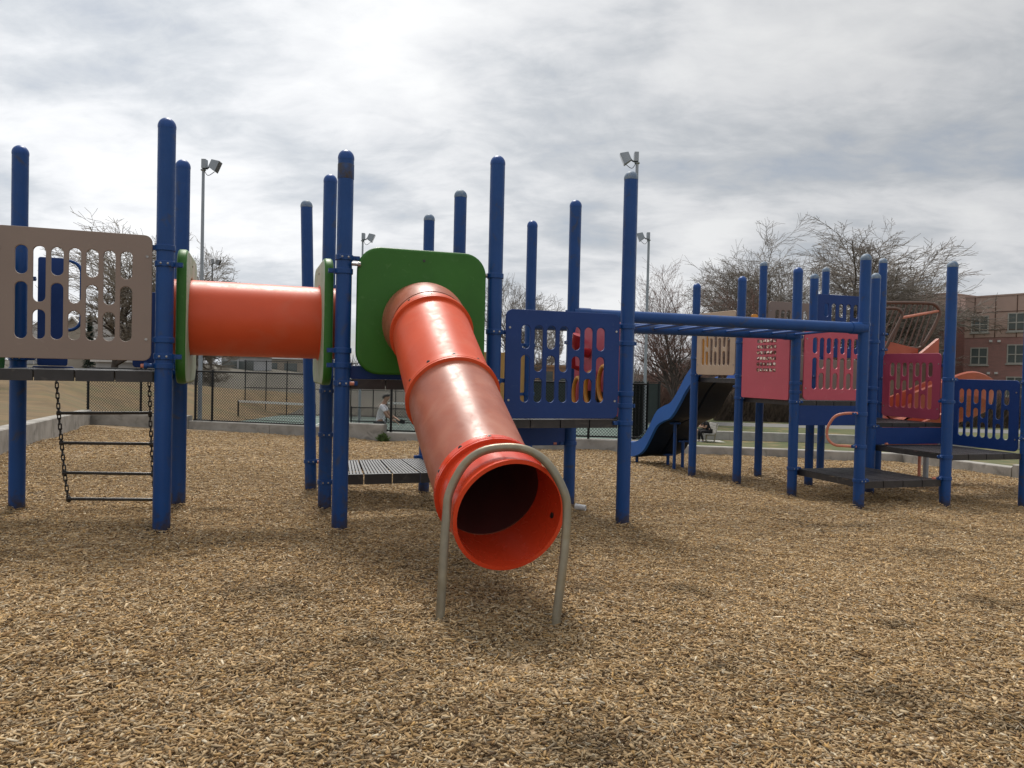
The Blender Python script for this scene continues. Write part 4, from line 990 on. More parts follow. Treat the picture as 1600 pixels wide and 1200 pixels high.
# ------------------------------------------------------------------ fences and nets
def fence(line, zb, ztop, posts, label, group, cell=.075, rails=(0.02, 1.0), mesh=True, pr=.03, screen=None, name='chain_link_fence'):
    """line: plan points; zb / ztop functions of (x, y); posts: distances along the line"""
    pts = [Vector((*p, 0)) for p in line]; Ls = [0]
    for a, b in zip(pts, pts[1:]): Ls.append(Ls[-1]+(b-a).length)
    def pl(s):
        for i in range(len(pts)-1):
            if s <= Ls[i+1]+1e-6: return pts[i].lerp(pts[i+1], (s-Ls[i])/(Ls[i+1]-Ls[i]))
        return pts[-1]
    mid = pl(Ls[-1]/2); root = empty(name, (mid.x, mid.y, zb(mid.x, mid.y)), label, 'fence', group)
    mb = MB()
    for fr in rails:
        for a, b in zip(pts, pts[1:]):
            A = Vector((a.x, a.y, zb(a.x, a.y)*(1-fr)+ztop(a.x, a.y)*fr)); Bq = Vector((b.x, b.y, zb(b.x, b.y)*(1-fr)+ztop(b.x, b.y)*fr)); mb.cyl(A, Bq, .021, 8)
    mb.build('rail', FENCE, root, 50)
    for s in posts:
        q = pl(s); mb = MB(); mb.lathe([(pr, -.15), (pr, ztop(q.x, q.y)-zb(q.x, q.y)+.02), (pr*.6, ztop(q.x, q.y)-zb(q.x, q.y)+.05), (0, ztop(q.x, q.y)-zb(q.x, q.y)+.055)], (q.x, q.y, zb(q.x, q.y)), 10)
        mb.build('post', FENCE, root, 50)
    if mesh:
        V = []; Fc = []; tot = Ls[-1]; r = .0052
        H = ztop(mid.x, mid.y)-zb(mid.x, mid.y); n = int((tot+H)/cell); mb = MB()
        for sg in (1, -1):
            for i in range(n):
                s0 = i*cell-H if sg > 0 else i*cell; s1 = s0+sg*H if sg > 0 else s0-H
                pa, pb = (s0, 0.0), (s1, 1.0)
                # clip to [0, tot]
                def cl(p, q):
                    if p[0] < 0: t = (0-p[0])/(q[0]-p[0]); return (0.0, p[1]+(q[1]-p[1])*t)
                    if p[0] > tot: t = (tot-p[0])/(q[0]-p[0]); return (tot, p[1]+(q[1]-p[1])*t)
                    return p
                if (s0 < 0 and s1 < 0) or (s0 > tot and s1 > tot): continue
                pa2, pb2 = cl(pa, pb), cl(pb, pa)
                Q = []
                for s_, h in (pa2, pb2):
                    q = pl(min(max(s_, 0), tot)); z0, z1 = zb(q.x, q.y), ztop(q.x, q.y); Q.append(Vector((q.x, q.y, z0+(z1-z0)*h)))
                if (Q[1]-Q[0]).length < .03: continue
                mb.tube(Q, r, 3, caps=False)
        mb.build('wire_mesh', WIRE, root)
    if screen:
        mb = MB()
        for a, b in zip(pts, pts[1:]):
            mb.bar((a.x, a.y+.04, (zb(a.x, a.y)+ztop(a.x, a.y))/2), (b.x, b.y+.04, (zb(b.x, b.y)+ztop(b.x, b.y))/2), .012, (ztop(a.x, a.y)-zb(a.x, a.y))*.94)
        mb.build('windscreen', screen, root)
    return root
FG = 'black fences of the courts'
fence([(-11.25, 20.3), (-8.5, 20.1)], lambda x, y: -.12, lambda x, y: 1.08, [.05, 1.5, 2.05, 2.7], 'black chain link fence on the stained corner wall under the left deck', FG)
fence([(-8.3, 20.05), (-4.9, 19.2)], lambda x, y: -.24, lambda x, y: 1.06, [.05, .55, 3.45], 'black chain link fence seen under the crawl tunnel', FG)
fence([(-4.4, 18.95), (-2.95, 18.6), (-.3, 18.42), (3.2, 18.2)], lambda x, y: -.28, lambda x, y: 1.02, [.05, 1.53, 3.9, 4.7, 5.5, 6.3, 7.1], 'black chain link fence in front of the man on the court', FG)
fence([(-15.5, 44.35), (-4.5, 44.4)], lambda x, y: court_z(x, y), lambda x, y: court_z(x, y)+3.1, [.1, 1.3, 2.5, 3.7, 5.0, 6.2, 7.5, 8.8, 10.1, 10.9], 'tall far black fence at the end of the court before the grass slope', FG, .16, (.02, .5, 1.0))
fence([(-4.4, 44.4), (8.6, 44.4)], lambda x, y: court_z(x, y), lambda x, y: court_z(x, y)+2.4, [.1, 2.6, 5.2, 7.8, 10.4, 12.9], 'far fence covered with a dark green windscreen', FG, .2, (.02, 1.0), False, screen=SCREEN)
fence([(-6.2, 29.5), (-.8, 28.3)], lambda x, y: court_z(x, y), lambda x, y: court_z(x, y)+1.05, [.05, 1.4, 2.8, 4.2, 5.5], 'low black divider fence between two courts behind the man', FG, .09, (.05, .5, 1.0))
a, b = P(978, 650, 26), P(1013, 640, 38.5)
fence([(a.x, a.y), (b.x, b.y)], lambda x, y: court_z(x, y)-.25, lambda x, y: Zv(1000, 597, y), [.05, 2, 4, 6, 8, 10, 12.2], 'black picket fence receding beside the light pole and the lawn', FG, .12, (.02, 1.0), True, screen=SCREEN, name='picket_fence')
o = wall_run([(a.x+.25, a.y), (b.x+.25, b.y)], lambda x, y: -2.6, lambda x, y: court_z(x, y)-.2, .2, 3).build('concrete_kerb', CONC_L, None, 30)
tag(o, 'pale concrete kerb at the foot of the receding picket fence', 'kerb')
def net(p, q, h, label):
    p, q = Vector(p), Vector(q); root = empty('court_net', p, label, 'net', 'nets on the courts'); up = Vector((0, 0, 1))
    for e_ in (p, q):
        mb = MB(); mb.cyl(e_-up*.05, e_+up*(h+.05), .04, 10); mb.build('post', FENCE, root, 50)
    mb = MB(); mb.bar(p+up*h, q+up*h, .02, .10); mb.build('band', WHITE, root)
    mb = MB(); L_ = (q-p).length; n = int(L_/.12)
    for i in range(n+1): c = p.lerp(q, i/n); mb.tube([c+up*.05, c+up*(h-.05)], .004, 3, caps=False)
    for k in range(7): z = .05+(h-.1)*k/6; mb.tube([p+up*z, q+up*z], .004 if k else .02, 3, caps=False)
    mb.build('netting', NETM, root)
def oncourt(u, v, y): q = P(u, v, y); q.z = court_z(q.x, q.y); return q
net(oncourt(372, 650, 38.5), oncourt(492, 650, 35.5), .92, 'pickleball net with a white band below the crawl tunnel')
net(oncourt(604, 640, 40.5), oncourt(720, 640, 40.0), .95, 'far court net with a white band beyond the man')

# ------------------------------------------------------------------ floodlight poles
def floodlight(u, vt, y, zb, side, label, s=1.0, pr=.065):
    t = P(u, vt, y); root = empty('floodlight_pole', (t.x, t.y, zb), label, 'light pole', 'floodlight poles round the courts')
    mb = MB(); mb.tube([(t.x, t.y, zb), (t.x, t.y, t.z-.25*s)], [pr*1.15, pr*.75], 14); mb.build('pole', BARE, root, 50)
    mb = MB(); mb.obox((t.x+.03*side, t.y, t.z-.11*s), (.055*s, 0, 0), (0, .09*s, 0), (0, 0, .12*s)); mb.lathe([(pr*.8, -.30*s), (.075*s, -.27*s), (.055*s, -.24*s)], (t.x, t.y, t.z), 12); mb.build('ballast_box', BARE, root)
    c = Vector((t.x+side*.30*s, t.y, t.z-.14*s)); ax = Vector((.90*side, .1, -.40)).normalized(); az = Vector((.40*side, 0, .90)).normalized(); ay = ax.cross(az)
    mb = MB(); vs = []
    for k, (w_, h_) in enumerate(((.10, .11), (.155, .155))):
        cc = c+ax*((-.11, .11)[k]*s)
        vs += [cc+ay*(i*w_*s)+az*(j*h_*s) for i, j in ((-1,-1),(1,-1),(1,1),(-1,1))]
    mb.add(vs, [(3,2,1,0),(4,5,6,7),(0,1,5,4),(1,2,6,5),(2,3,7,6),(3,0,4,7)]); lp = mb.build('lamp', BARE, root)
    mb = MB(); mb.obox(c+ax*(.112*s), ax*.004, ay*(.14*s), az*(.14*s)); mb.build('lens', mat('dark lens', (.05, .055, .06), rough=.15) if 'dark lens' not in bpy.data.materials else bpy.data.materials['dark lens'], lp)
    mb = MB(); mb.tube([(t.x, t.y, t.z-.22*s), (t.x+side*.12*s, t.y, t.z-.22*s), c-ax*.1*s-az*.05*s], .02*s, 8); mb.tube(catmull([(t.x+side*.02, t.y-.05, t.z-.24*s), (t.x+side*.14*s, t.y-.05, t.z-.42*s), c+Vector((0, 0, -.17*s))], 4), .009*s, 6); mb.build('arm', FENCE, root, 50)
floodlight(318, 250, 20.7, -.4, 1, 'tall grey floodlight pole rising behind the crawl tunnel', 1.0, .050)
floodlight(567, 365, 36, -1.5, 1, 'grey floodlight pole whose lamp just clears the green slide panel', 1.25, .055)
floodlight(996, 239, 21.5, -1.2, -1, 'grey floodlight pole close behind the grey-capped post', 1.05, .055)
floodlight(1014, 364, 34.5, -2.1, -1, 'grey floodlight pole in front of the reddish tree', 1.2, .07)
floodlight(332, 405, 62, -1.0, 1, 'small distant floodlight pole in front of the left bare tree', 1.5, .08)

# ------------------------------------------------------------------ trees
def tree(name, base, H, spread, label, bark, twig, seed, trunk_frac=.22, limbs=5, kids=(6, 6, 6, 4), lean=(0, 0), up=.14, tw=.014, group='bare trees beyond the playground', multi=1, ratio=.66, r0=None, depth=5, hw=None, env=(.56, .46, .42)):
    rr = np.random.default_rng(seed); base = Vector(base); tk, cr = MB(), MB(); r0 = r0 or H*.030
    def inside(q):
        a_ = math.atan2(q.y-base.y, q.x-base.x); lump = 1+.10*math.sin(3*a_+seed)+.07*math.sin(5*a_+2*seed)+.06*math.sin(9*(q.z-base.z)/H*3+4*a_)
        zz_ = (q.z-base.z-H*env[0])/(H*env[1]); xy = math.hypot(q.x-base.x, q.y-base.y)/(H*env[2])
        return zz_*zz_+xy*xy < (lump*rr.uniform(.88, 1.06))**2 or q.z < base.z+H*.3
    def rv(): return Vector(rr.normal(0, 1, 3))
    def grow(p, d, l_, r, lev, maxlev):
        nseg = 5 if lev <= 1 else (4 if lev == 2 else 3); pts = [p]; rad = [r]; q = p; dd = d.normalized(); dirs = [dd]
        for i in range(nseg):
            dd = (dd+rv()*(.10 if lev < 1 else (.14 if lev < 3 else .055))+Vector((0, 0, up*(.30 if lev < 3 else .10)))).normalized(); q = q+dd*(l_/nseg)
            if lev > 1 and not inside(q):
                if i == 0: return
                break
            pts.append(q); dirs.append(dd); rad.append(max(r*(1-.72*(i+1)/nseg), tw*.55))
        nseg = len(pts)-1
        (tk if lev <= 2 else cr).tube(pts, rad, 8 if lev == 0 else (6 if lev <= 2 else 3), caps=lev == 0)
        if lev >= maxlev or (lev == 3 and multi > 1 and rr.random() < .2): return
        nk = limbs if lev == 0 else kids[min(lev-1, len(kids)-1)]
        for k in range(nk):
            t = (.55+.45*(k+1)/nk) if lev == 0 else (.18+.82*(k+rr.uniform(.3, 1))/nk)
            f = min(t, .999)*nseg; i = int(f); pp = pts[i].lerp(pts[i+1], f-i); dq = dirs[i+1]
            ang = R(rr.uniform(22, 48)) if lev else R(rr.uniform(18, 55)); ax_ = dq.orthogonal().normalized(); ax_.rotate(Quaternion(dq, rr.uniform(0, 2*math.pi)))
            nd = dq.copy(); nd.rotate(Quaternion(ax_, ang)); nd = Vector((nd.x*spread, nd.y*spread, nd.z)).normalized()
            ll = l_*(ratio if lev < 2 else (.58 if lev == 2 else .5))*rr.uniform(.75, 1.2)*(1.0 if lev else 1/ratio*.5*(H*(1-trunk_frac))/(l_)) if True else 0
            grow(pp, nd, ll, max(r*(1-.6*t)*.74, tw*.6), lev+1, maxlev)
    for m_ in range(multi):
        off_ = Vector((rr.normal(0, .35), rr.normal(0, .35), 0)) if multi > 1 else Vector((0, 0, 0))
        ld = Vector((lean[0]+(rr.normal(0, .25) if multi > 1 else 0), lean[1], 1))
        grow(base+off_-Vector((0, 0, .3)), ld, H*trunk_frac, r0/(multi**.5), 0, depth)
    zs_ = np.array([v[2] for v in cr.v]); zm = (zs_.max()-base.z)*.985; k_ = H/zm; x1_, x9_ = [np.percentile([v[0] for v in cr.v], q) for q in (1, 99)]; wide = hw*base.y/F*2/((x9_-x1_)*k_); sh_ = -((x9_+x1_)/2-base.x)*k_*wide
    for q in (tk, cr): q.v = [(base.x+sh_+(x-base.x)*k_*wide, base.y+(y-base.y)*k_*wide, base.z+(z-base.z)*k_) for x, y, z in q.v]
    root = empty(name, (base.x+sh_, base.y, base.z), label, 'tree', group)
    tk.build('trunk', bark, root, 60); cr.build('crown', twig, root)
def tree_at(u, vtop, y, zb, name, seed, label, bark, twig, **k):
    bx = X(u, 580, y); Ht = Zv(u, vtop, y)-zb
    tree(name, (bx, y, zb), Ht*k.pop('hs', 1.0), k.pop('spread', 1.0), label, bark, twig, seed, **k)
BT = 'bare_tree'
tree_at(1200, 322, 70, -2.2, BT, 11, 'big bare cottonwood with a broad grey crown behind the overhead ladder', BARK, TWIG, hs=1.0, spread=1.55, up=.05, env=(.60, .42, .56), limbs=7, kids=(9, 8, 8, 6), tw=.024, hw=150)
tree_at(1322, 330, 76, -2.2, BT, 23, 'wide bare tree in front of the brown apartment building', BARK, TWIG, hs=1.0, spread=1.6, up=.05, env=(.58, .42, .56), limbs=7, kids=(9, 8, 8, 6), tw=.024, lean=(-.05, 0), hw=165)
tree_at(1062, 402, 47, -2.0, BT, 31, 'reddish budding tree just right of the floodlight pole', BARK_D, TWIG_R, spread=1.0, limbs=6, kids=(7, 7, 5, 3), tw=.011, up=.26, multi=2, env=(.54, .50, .42), hw=78, depth=5)
tree_at(1145, 445, 58, -2.0, BT, 37, 'smaller reddish tree between the two large bare crowns and the beige panel', BARK_D, TWIG_R, spread=1.0, limbs=6, kids=(7, 6, 5, 3), tw=.014, up=.25, env=(.54,.48,.42), hw=60)
tree_at(812, 428, 85, -2.0, BT, 41, 'pale bare tree behind the post right of the green panel', BARK, TWIG, spread=1.0, limbs=6, kids=(7, 7, 6, 4), tw=.024, hw=60)
tree_at(853, 462, 95, -2.0, BT, 43, 'distant bare tree above the blue slotted panel', BARK, TWIG, spread=1.1, limbs=6, kids=(7, 7, 5, 4), tw=.026, hw=26)
tree_at(205, 346, 56, -.6, BT, 57, 'bare tree with dark limbs seen through the taupe panel', BARK_D, TWIG_P, spread=1.4, up=.07, env=(.58, .42, .5), limbs=7, kids=(8, 8, 7, 4), tw=.019, hw=115)
tree_at(282, 368, 62, -.8, BT, 61, 'pale budding tree behind the floodlight pole at the crawl tunnel', BARK, TWIG_P, spread=1.4, up=.07, env=(.58, .42, .5), limbs=7, kids=(8, 8, 7, 4), tw=.020, hw=100)
tree_at(-170, 180, 24, 0.0, BT, 67, 'bare tree outside the left edge whose twig tips just show', BARK, TWIG, spread=1.0, limbs=6, kids=(6, 6, 5, 3), tw=.012, hw=132)
tree_at(1318, 352, 84, -2.2, BT, 83, 'farther bare tree filling the gap between the two big crowns', BARK, TWIG, spread=1.5, up=.06, env=(.60, .42, .56), limbs=7, kids=(9, 8, 7, 4), tw=.027, hw=95)
def spruce(u, vtop, y, zb, label, seed, wpx):
    rr = np.random.default_rng(seed); b = Vector((X(u, 560, y), y, zb)); H = Zv(u, vtop, y)-zb; Rw = wpx/2*y/F
    root = empty('spruce_tree', b, label, 'tree'); mb = MB(); mb.tube([b, b+Vector((0, 0, H*.97))], [H*.022, .02], 8); mb.build('trunk', BARK_D, root, 60); mb = MB()
    for i in range(2600):
        h = rr.uniform(.04, 1)**.8; rad = Rw*(1-h)**.8*rr.uniform(.35, 1.12)+.05; a = rr.uniform(0, 2*math.pi); c = b+Vector((rad*math.cos(a), rad*math.sin(a), H*h-rad*.25))
        d = Vector((math.cos(a), math.sin(a), -.35+rr.normal(0, .25))).normalized(); sdv = d.cross(Vector((0, 0, 1))).normalized()+Vector(rr.normal(0, .4, 3)); l_ = rr.uniform(.15, .42); w_ = .07
        mb.add([c-d*l_*.4-sdv*w_*.6, c-d*l_*.4+sdv*w_*.6, c+d*l_*.6], [(0, 1, 2)])
    mb.build('crown', NEEDLE, root)
spruce(140, 492, 66, -.6, 'dark green spruce seen through a slot of the taupe panel', 5, 22)

# brown vine thicket beyond the path, far woods
def sticks(name, u0, u1, y0, y1, zb, ztop_v, n, m, label, cat, wd=.02, seed=3, kind=None, jit=.35):
    rr = np.random.default_rng(seed); mb = MB()
    for i in range(n):
        t = rr.random(); u = u0+(u1-u0)*t; y = y0+(y1-y0)*rr.random(); b = Vector((X(u, 590, y), y, zb)); hmax = Zv(u, ztop_v(u), y)-zb
        h = hmax*rr.uniform(.25, 1.0)*(.8+.2*math.sin(u*.13)); z0 = hmax*rr.uniform(0, .5)*(rr.random() < .5)
        p = b+Vector((0, 0, z0)); d = Vector((rr.normal(0, jit), rr.normal(0, jit), 1)).normalized(); q = p+d*max(h-z0, .2); mid = p.lerp(q, .5)+Vector((rr.normal(0, .12), 0, rr.normal(0, .08)))
        mb.tube([p, mid, q], [wd, wd*.8, wd*.4], 3, caps=False)
    o = mb.build(name, m); tag(o, label, cat, kind=kind); return o
sticks('vine_thicket', 1118, 1330, 48.6, 50, -1.7, lambda u: 596+4*math.sin(u*.07), 5200, BRUSH, 'dense brown leafless vine thicket behind the path and the bench', 'thicket', .022, 3)
sticks('vine_thicket', 1330, 1700, 48, 49.5, -1.7, lambda u: 602+5*math.sin(u*.05), 5200, BRUSH, 'brown leafless vine thicket in front of the apartment building', 'thicket', .022, 4)
sticks('bare_shrub', 1010, 1120, 60, 64, -1.9, lambda u: 566, 2600, TWIG_R, 'low reddish shrubs at the foot of the reddish tree', 'shrub', .025, 5)
sticks('far_woods', -420, 470, 100, 125, -2.0, lambda u: 545+10*math.sin(u*.021)+6*math.sin(u*.06), 5200, TWIG, 'far grey leafless woods along the left horizon', 'woods', .06, 6, 'stuff')
sticks('far_woods', 480, 1100, 110, 135, -2.5, lambda u: 553+8*math.sin(u*.03), 5200, TWIG, 'far grey leafless woods behind the courts', 'woods', .06, 8, 'stuff')
sticks('far_woods', 1100, 1900, 95, 120, -2.5, lambda u: 540+8*math.sin(u*.03), 4200, TWIG, 'far leafless woods behind the right tower', 'woods', .06, 9, 'stuff')

# ------------------------------------------------------------------ houses
def house(u0, u1, ve, vr, y, zb, label, wallm, gable_u=None, depth=9.0, nwin=3):
    x0, x1 = X(u0, 560, y), X(u1, 560, y); ze, zr = Zv((u0+u1)/2, ve, y), Zv((u0+u1)/2, vr, y+depth/2)
    root = empty('house', ((x0+x1)/2, y+depth/2, zb), label, 'house', 'houses beyond the grass bank')
    mb = MB(); mb.box((x0, y, zb-1), (x1, y+depth, ze)); mb.add([(x0, y, ze), (x0, y+depth, ze), (x0, y+depth/2, zr-.12)], [(0, 1, 2)]); mb.add([(x1, y, ze), (x1, y+depth, ze), (x1, y+depth/2, zr-.12)], [(2, 1, 0)]); mb.build('wall', wallm, root)
    mb = MB(); e = .5
    for sy, ye in ((-1, y-e), (1, y+depth+e)):
        zl = ze-(zr-ze)*e/(depth/2)
        mb.bar(((x0+x1)/2, ye, zl), ((x0+x1)/2, y+depth/2, zr), x1-x0+1.0, .16)
    rf = mb.build('roof', ROOF, root)
    mb = MB(); mb.box((x0+(x1-x0)*.7, y+depth*.55, zr-.6), (x0+(x1-x0)*.7+.7, y+depth*.55+.7, zr+.5)); mb.build('chimney', SIDING, rf)
    if gable_u:
        gx, gw = X(gable_u, 560, y-1.2), 2.6; za = zr-.25
        mb = MB(); mb.box((gx-gw+.3, y-1.4, zb-1), (gx+gw-.3, y-.02, ze-.3)); mb.add([(gx-gw+.3, y-1.4, ze-.3), (gx+gw-.3, y-1.4, ze-.3), (gx, y-1.4, za-.1)], [(0, 1, 2)]); mb.build('gable_wall', wallm, root)
        mb = MB()
        for s_ in (-1, 1): mb.bar((gx+s_*gw, y-1.5, ze-.55), (gx, y-1.5, za), .14, .34, (0, 1, 0))
        mb.build('gable_trim', TRIM, root)
        mb = MB()
        for s_ in (-1, 1): mb.add([(gx+s_*gw, y-1.45, ze-.45), (gx, y-1.45, za+.06), (gx, y+depth*.3, za+.06), (gx+s_*gw, y+depth*.3, ze-.45)], [(0, 1, 2, 3)])
        mb.build('gable_roof', ROOF, root)
    for k in range(nwin):
        wx = x0+(x1-x0)*(k+.5)/nwin; mb = MB(); mb.box((wx-.65, y-.05, ze-1.75), (wx+.65, y-.003, ze-.55)); f_ = mb.build('window', TRIM, root)
        mb = MB(); mb.box((wx-.55, y-.06, ze-1.65), (wx+.55, y-.052, ze-.65)); mb.build('pane', GLASS, f_)
house(28, 82, 532, 500, 78, -.3, 'grey roofed house seen through the left slots of the taupe panel', SIDING_W)
house(88, 128, 530, 496, 74, -.3, 'grey roofed house with a white trimmed gable seen through the middle slots', SIDING, 116)
house(166, 212, 534, 503, 80, -.3, 'grey roofed house with a small gable beside the blue corner post', SIDING, 193)
def shed(u0, u1, vt, y, zb, m, label, name='building', door=True):
    x0, x1 = X(u0, 560, y), X(u1, 560, y); z1 = Zv((u0+u1)/2, vt, y); root = empty(name, ((x0+x1)/2, y+3, zb), label, 'building')
    mb = MB(); mb.box((x0, y, zb-1), (x1, y+6, z1)); mb.build('wall', m, root); mb = MB(); mb.box((x0-.3, y-.3, z1+.002), (x1+.3, y+6.3, z1+.28)); mb.build('roof', TRIM if m is not SIDING_O else SIDING_O, root)
    n = max(2, int((x1-x0)/4))
    for k in range(n):
        wx = x0+(x1-x0)*(k+.5)/n; mb = MB(); mb.box((wx-.8, y-.06, zb+.1 if door else z1-1.9), (wx+.8, y-.003, z1-.5)); mb.build('window', GLASS, root)
shed(150, 218, 566, 60, -.9, SIDING_W, 'long low white building seen under the taupe panel', door=False)
shed(346, 398, 557, 84, -1.5, SIDING_W, 'white building partly hidden by the bottom of the crawl tunnel')
shed(408, 470, 561, 96, -1.5, SIDING, 'dark windowed low building far behind the crawl tunnel')
shed(838, 902, 574, 92, -2.2, SIDING_O, 'orange tan building seen through the slots of the blue panel')

# ------------------------------------------------------------------ apartment building
def apartment():
    a, b = P(1506, 560, 74), P(1790, 560, 62); a.z = b.z = 0; d = (b-a).normalized(); n = Vector((d.y, -d.x, 0)); zb = -2.2
    def hit(u):
        w_ = P(u, 560, 10)-CAM; den = w_.x*d.y-w_.y*d.x; k = ((a.x-CAM.x)*d.y-(a.y-CAM.y)*d.x)/den; q = CAM+w_*k; return q
    def sz(u, v):
        q = hit(u); return ((Vector((q.x, q.y, 0))-a).dot(d), Zv(u, v, q.y))
    W = (b-a).length; zt_ = sz(1506, 466)[1]; zs = sz(1556, 527)[1]
    root = empty('apartment_building', (a+b)/2+Vector((0, 0, zb)), 'brown brick apartment building with metal panels on its top storey', 'building')
    def blk(s0, s1, o0, o1, z0, z1, m, nm, par=root):
        mb = MB(); c = a+d*(s0+s1)/2-n*(o0+o1)/2+Vector((0, 0, (z0+z1)/2)); mb.obox(c, d*(s1-s0)/2, n*(o1-o0)/2, Vector((0, 0, (z1-z0)/2))); return mb.build(nm, m, par)
    blk(0, W, 0, 14, zb-.5, zs, BRICK, 'brick_wall'); blk(0, W, -.05, 14, zs+.002, zt_, METALP, 'metal_cladding')
    blk(-.08, W+.08, -.11, 14.2, zt_+.002, zt_+.14, METALP, 'roof')
    blk(-5.5, -.01, 3.2, 13, zb-.5, zt_-.9, BRICK, 'brick_wall')
    blk(-14, -5.52, 7.5, 17, zb-.5, zt_+1.4, METALP, 'stair_tower'); blk(-14.1, -5.42, 7.4, 17.1, zt_+1.402, zt_+1.5, METALP, 'roof')
    mb = MB(); s = .9
    while s < W: mb.obox(a+d*s+n*.07+Vector((0, 0, (zs+zt_)/2)), d*.035, n*.018, Vector((0, 0, (zt_-zs)/2))); s += 1.85
    for fz in (.18, .62): mb.obox(a+d*W/2+n*.068+Vector((0, 0, zs+(zt_-zs)*fz)), d*W/2, n*.014, Vector((0, 0, .03)))
    mb.build('panel_seams', RUSTY, root)
    cw = [(1530, 506, 520, 493), (1587, 503, 518, 488), (1641, 500, 515, 484), (1700, 497, 512, 479)]
    dv = [0, 50, 101]
    for ci, (uc, _, vb_, vt_) in enumerate(cw):
        for ri, dd in enumerate(dv):
            s0, z0 = sz(uc-13.5, vb_+dd); s1, z1 = sz(uc+13.5, vt_+dd); o_ = .05 if ri == 0 else 0
            mb = MB(); c = a+d*(s0+s1)/2+n*(o_+.02)+Vector((0, 0, (z0+z1)/2)); hw, hh = (s1-s0)/2, (z1-z0)/2
            for e_ in (-1, 0, 1): mb.obox(c+d*(hw-.04)*e_, d*.05, n*.045, Vector((0, 0, hh)))
            for e_ in (-1, -.05, 1): mb.obox(c+Vector((0, 0, (hh-.04)*e_)), d*(hw+.01), n*.040, Vector((0, 0, .05)))
            mb.obox(c+Vector((0, 0, -hh-.06)), d*(hw+.12), n*.09, Vector((0, 0, .055)))
            w_ = mb.build('window', FRAMEW, root)
            mb = MB(); mb.obox(c-n*.005, d*(hw-.05), n*.012, Vector((0, 0, hh-.05))); mb.build('pane', GLASS, w_)
    for u, v in ((1548, 533), (1561, 533), (1546, 583), (1558, 583), (1605, 530)):
        s0, z0 = sz(u, v); mb = MB(); mb.obox(a+d*s0+n*.1+Vector((0, 0, z0)), d*.10, n*.1, Vector((0, 0, .10))); mb.build('vent', TRIM, root)
    for k, (s_, z_) in enumerate(((-3.4, 3.6), (-3.4, .6))):
        c = a+d*s_-n*3.17+Vector((0, 0, z_)); mb = MB(); mb.obox(c, d*.9, n*.04, Vector((0, 0, .8))); w_ = mb.build('window', FRAMEW, root); mb = MB(); mb.obox(c+n*.03, d*.8, n*.02, Vector((0, 0, .7))); mb.build('pane', GLASS, w_)
apartment()

# ------------------------------------------------------------------ people and bench
def skin_mesh(name, J, edges, radii, m, parent, root=0, sub=2):
    """grow one continuous surface over a joint skeleton"""
    me = bpy.data.meshes.new('tmp'); me.from_pydata([tuple(j) for j in J], edges, []); ob = bpy.data.objects.new('tmp', me); COL.objects.link(ob)
    md = ob.modifiers.new('s', 'SKIN'); sv_ = me.skin_vertices[0].data
    for i, r in enumerate(radii): sv_[i].radius = (r if isinstance(r, tuple) else (r, r)); sv_[i].use_root = i == root
    md.use_smooth_shade = True; sb = ob.modifiers.new('u', 'SUBSURF'); sb.levels = sub; sb.render_levels = sub
    out_ = evaluated_mesh(ob); bpy.data.objects.remove(ob); bpy.data.meshes.remove(me)
    out_.name = name; o = origin(parent); out_.transform(Matrix.Translation(-o)); out_.materials.clear(); out_.materials.append(m)
    out_.polygons.foreach_set('use_smooth', [True]*len(out_.polygons)); r = bpy.data.objects.new(name, out_); COL.objects.link(r); r.parent = parent; return r
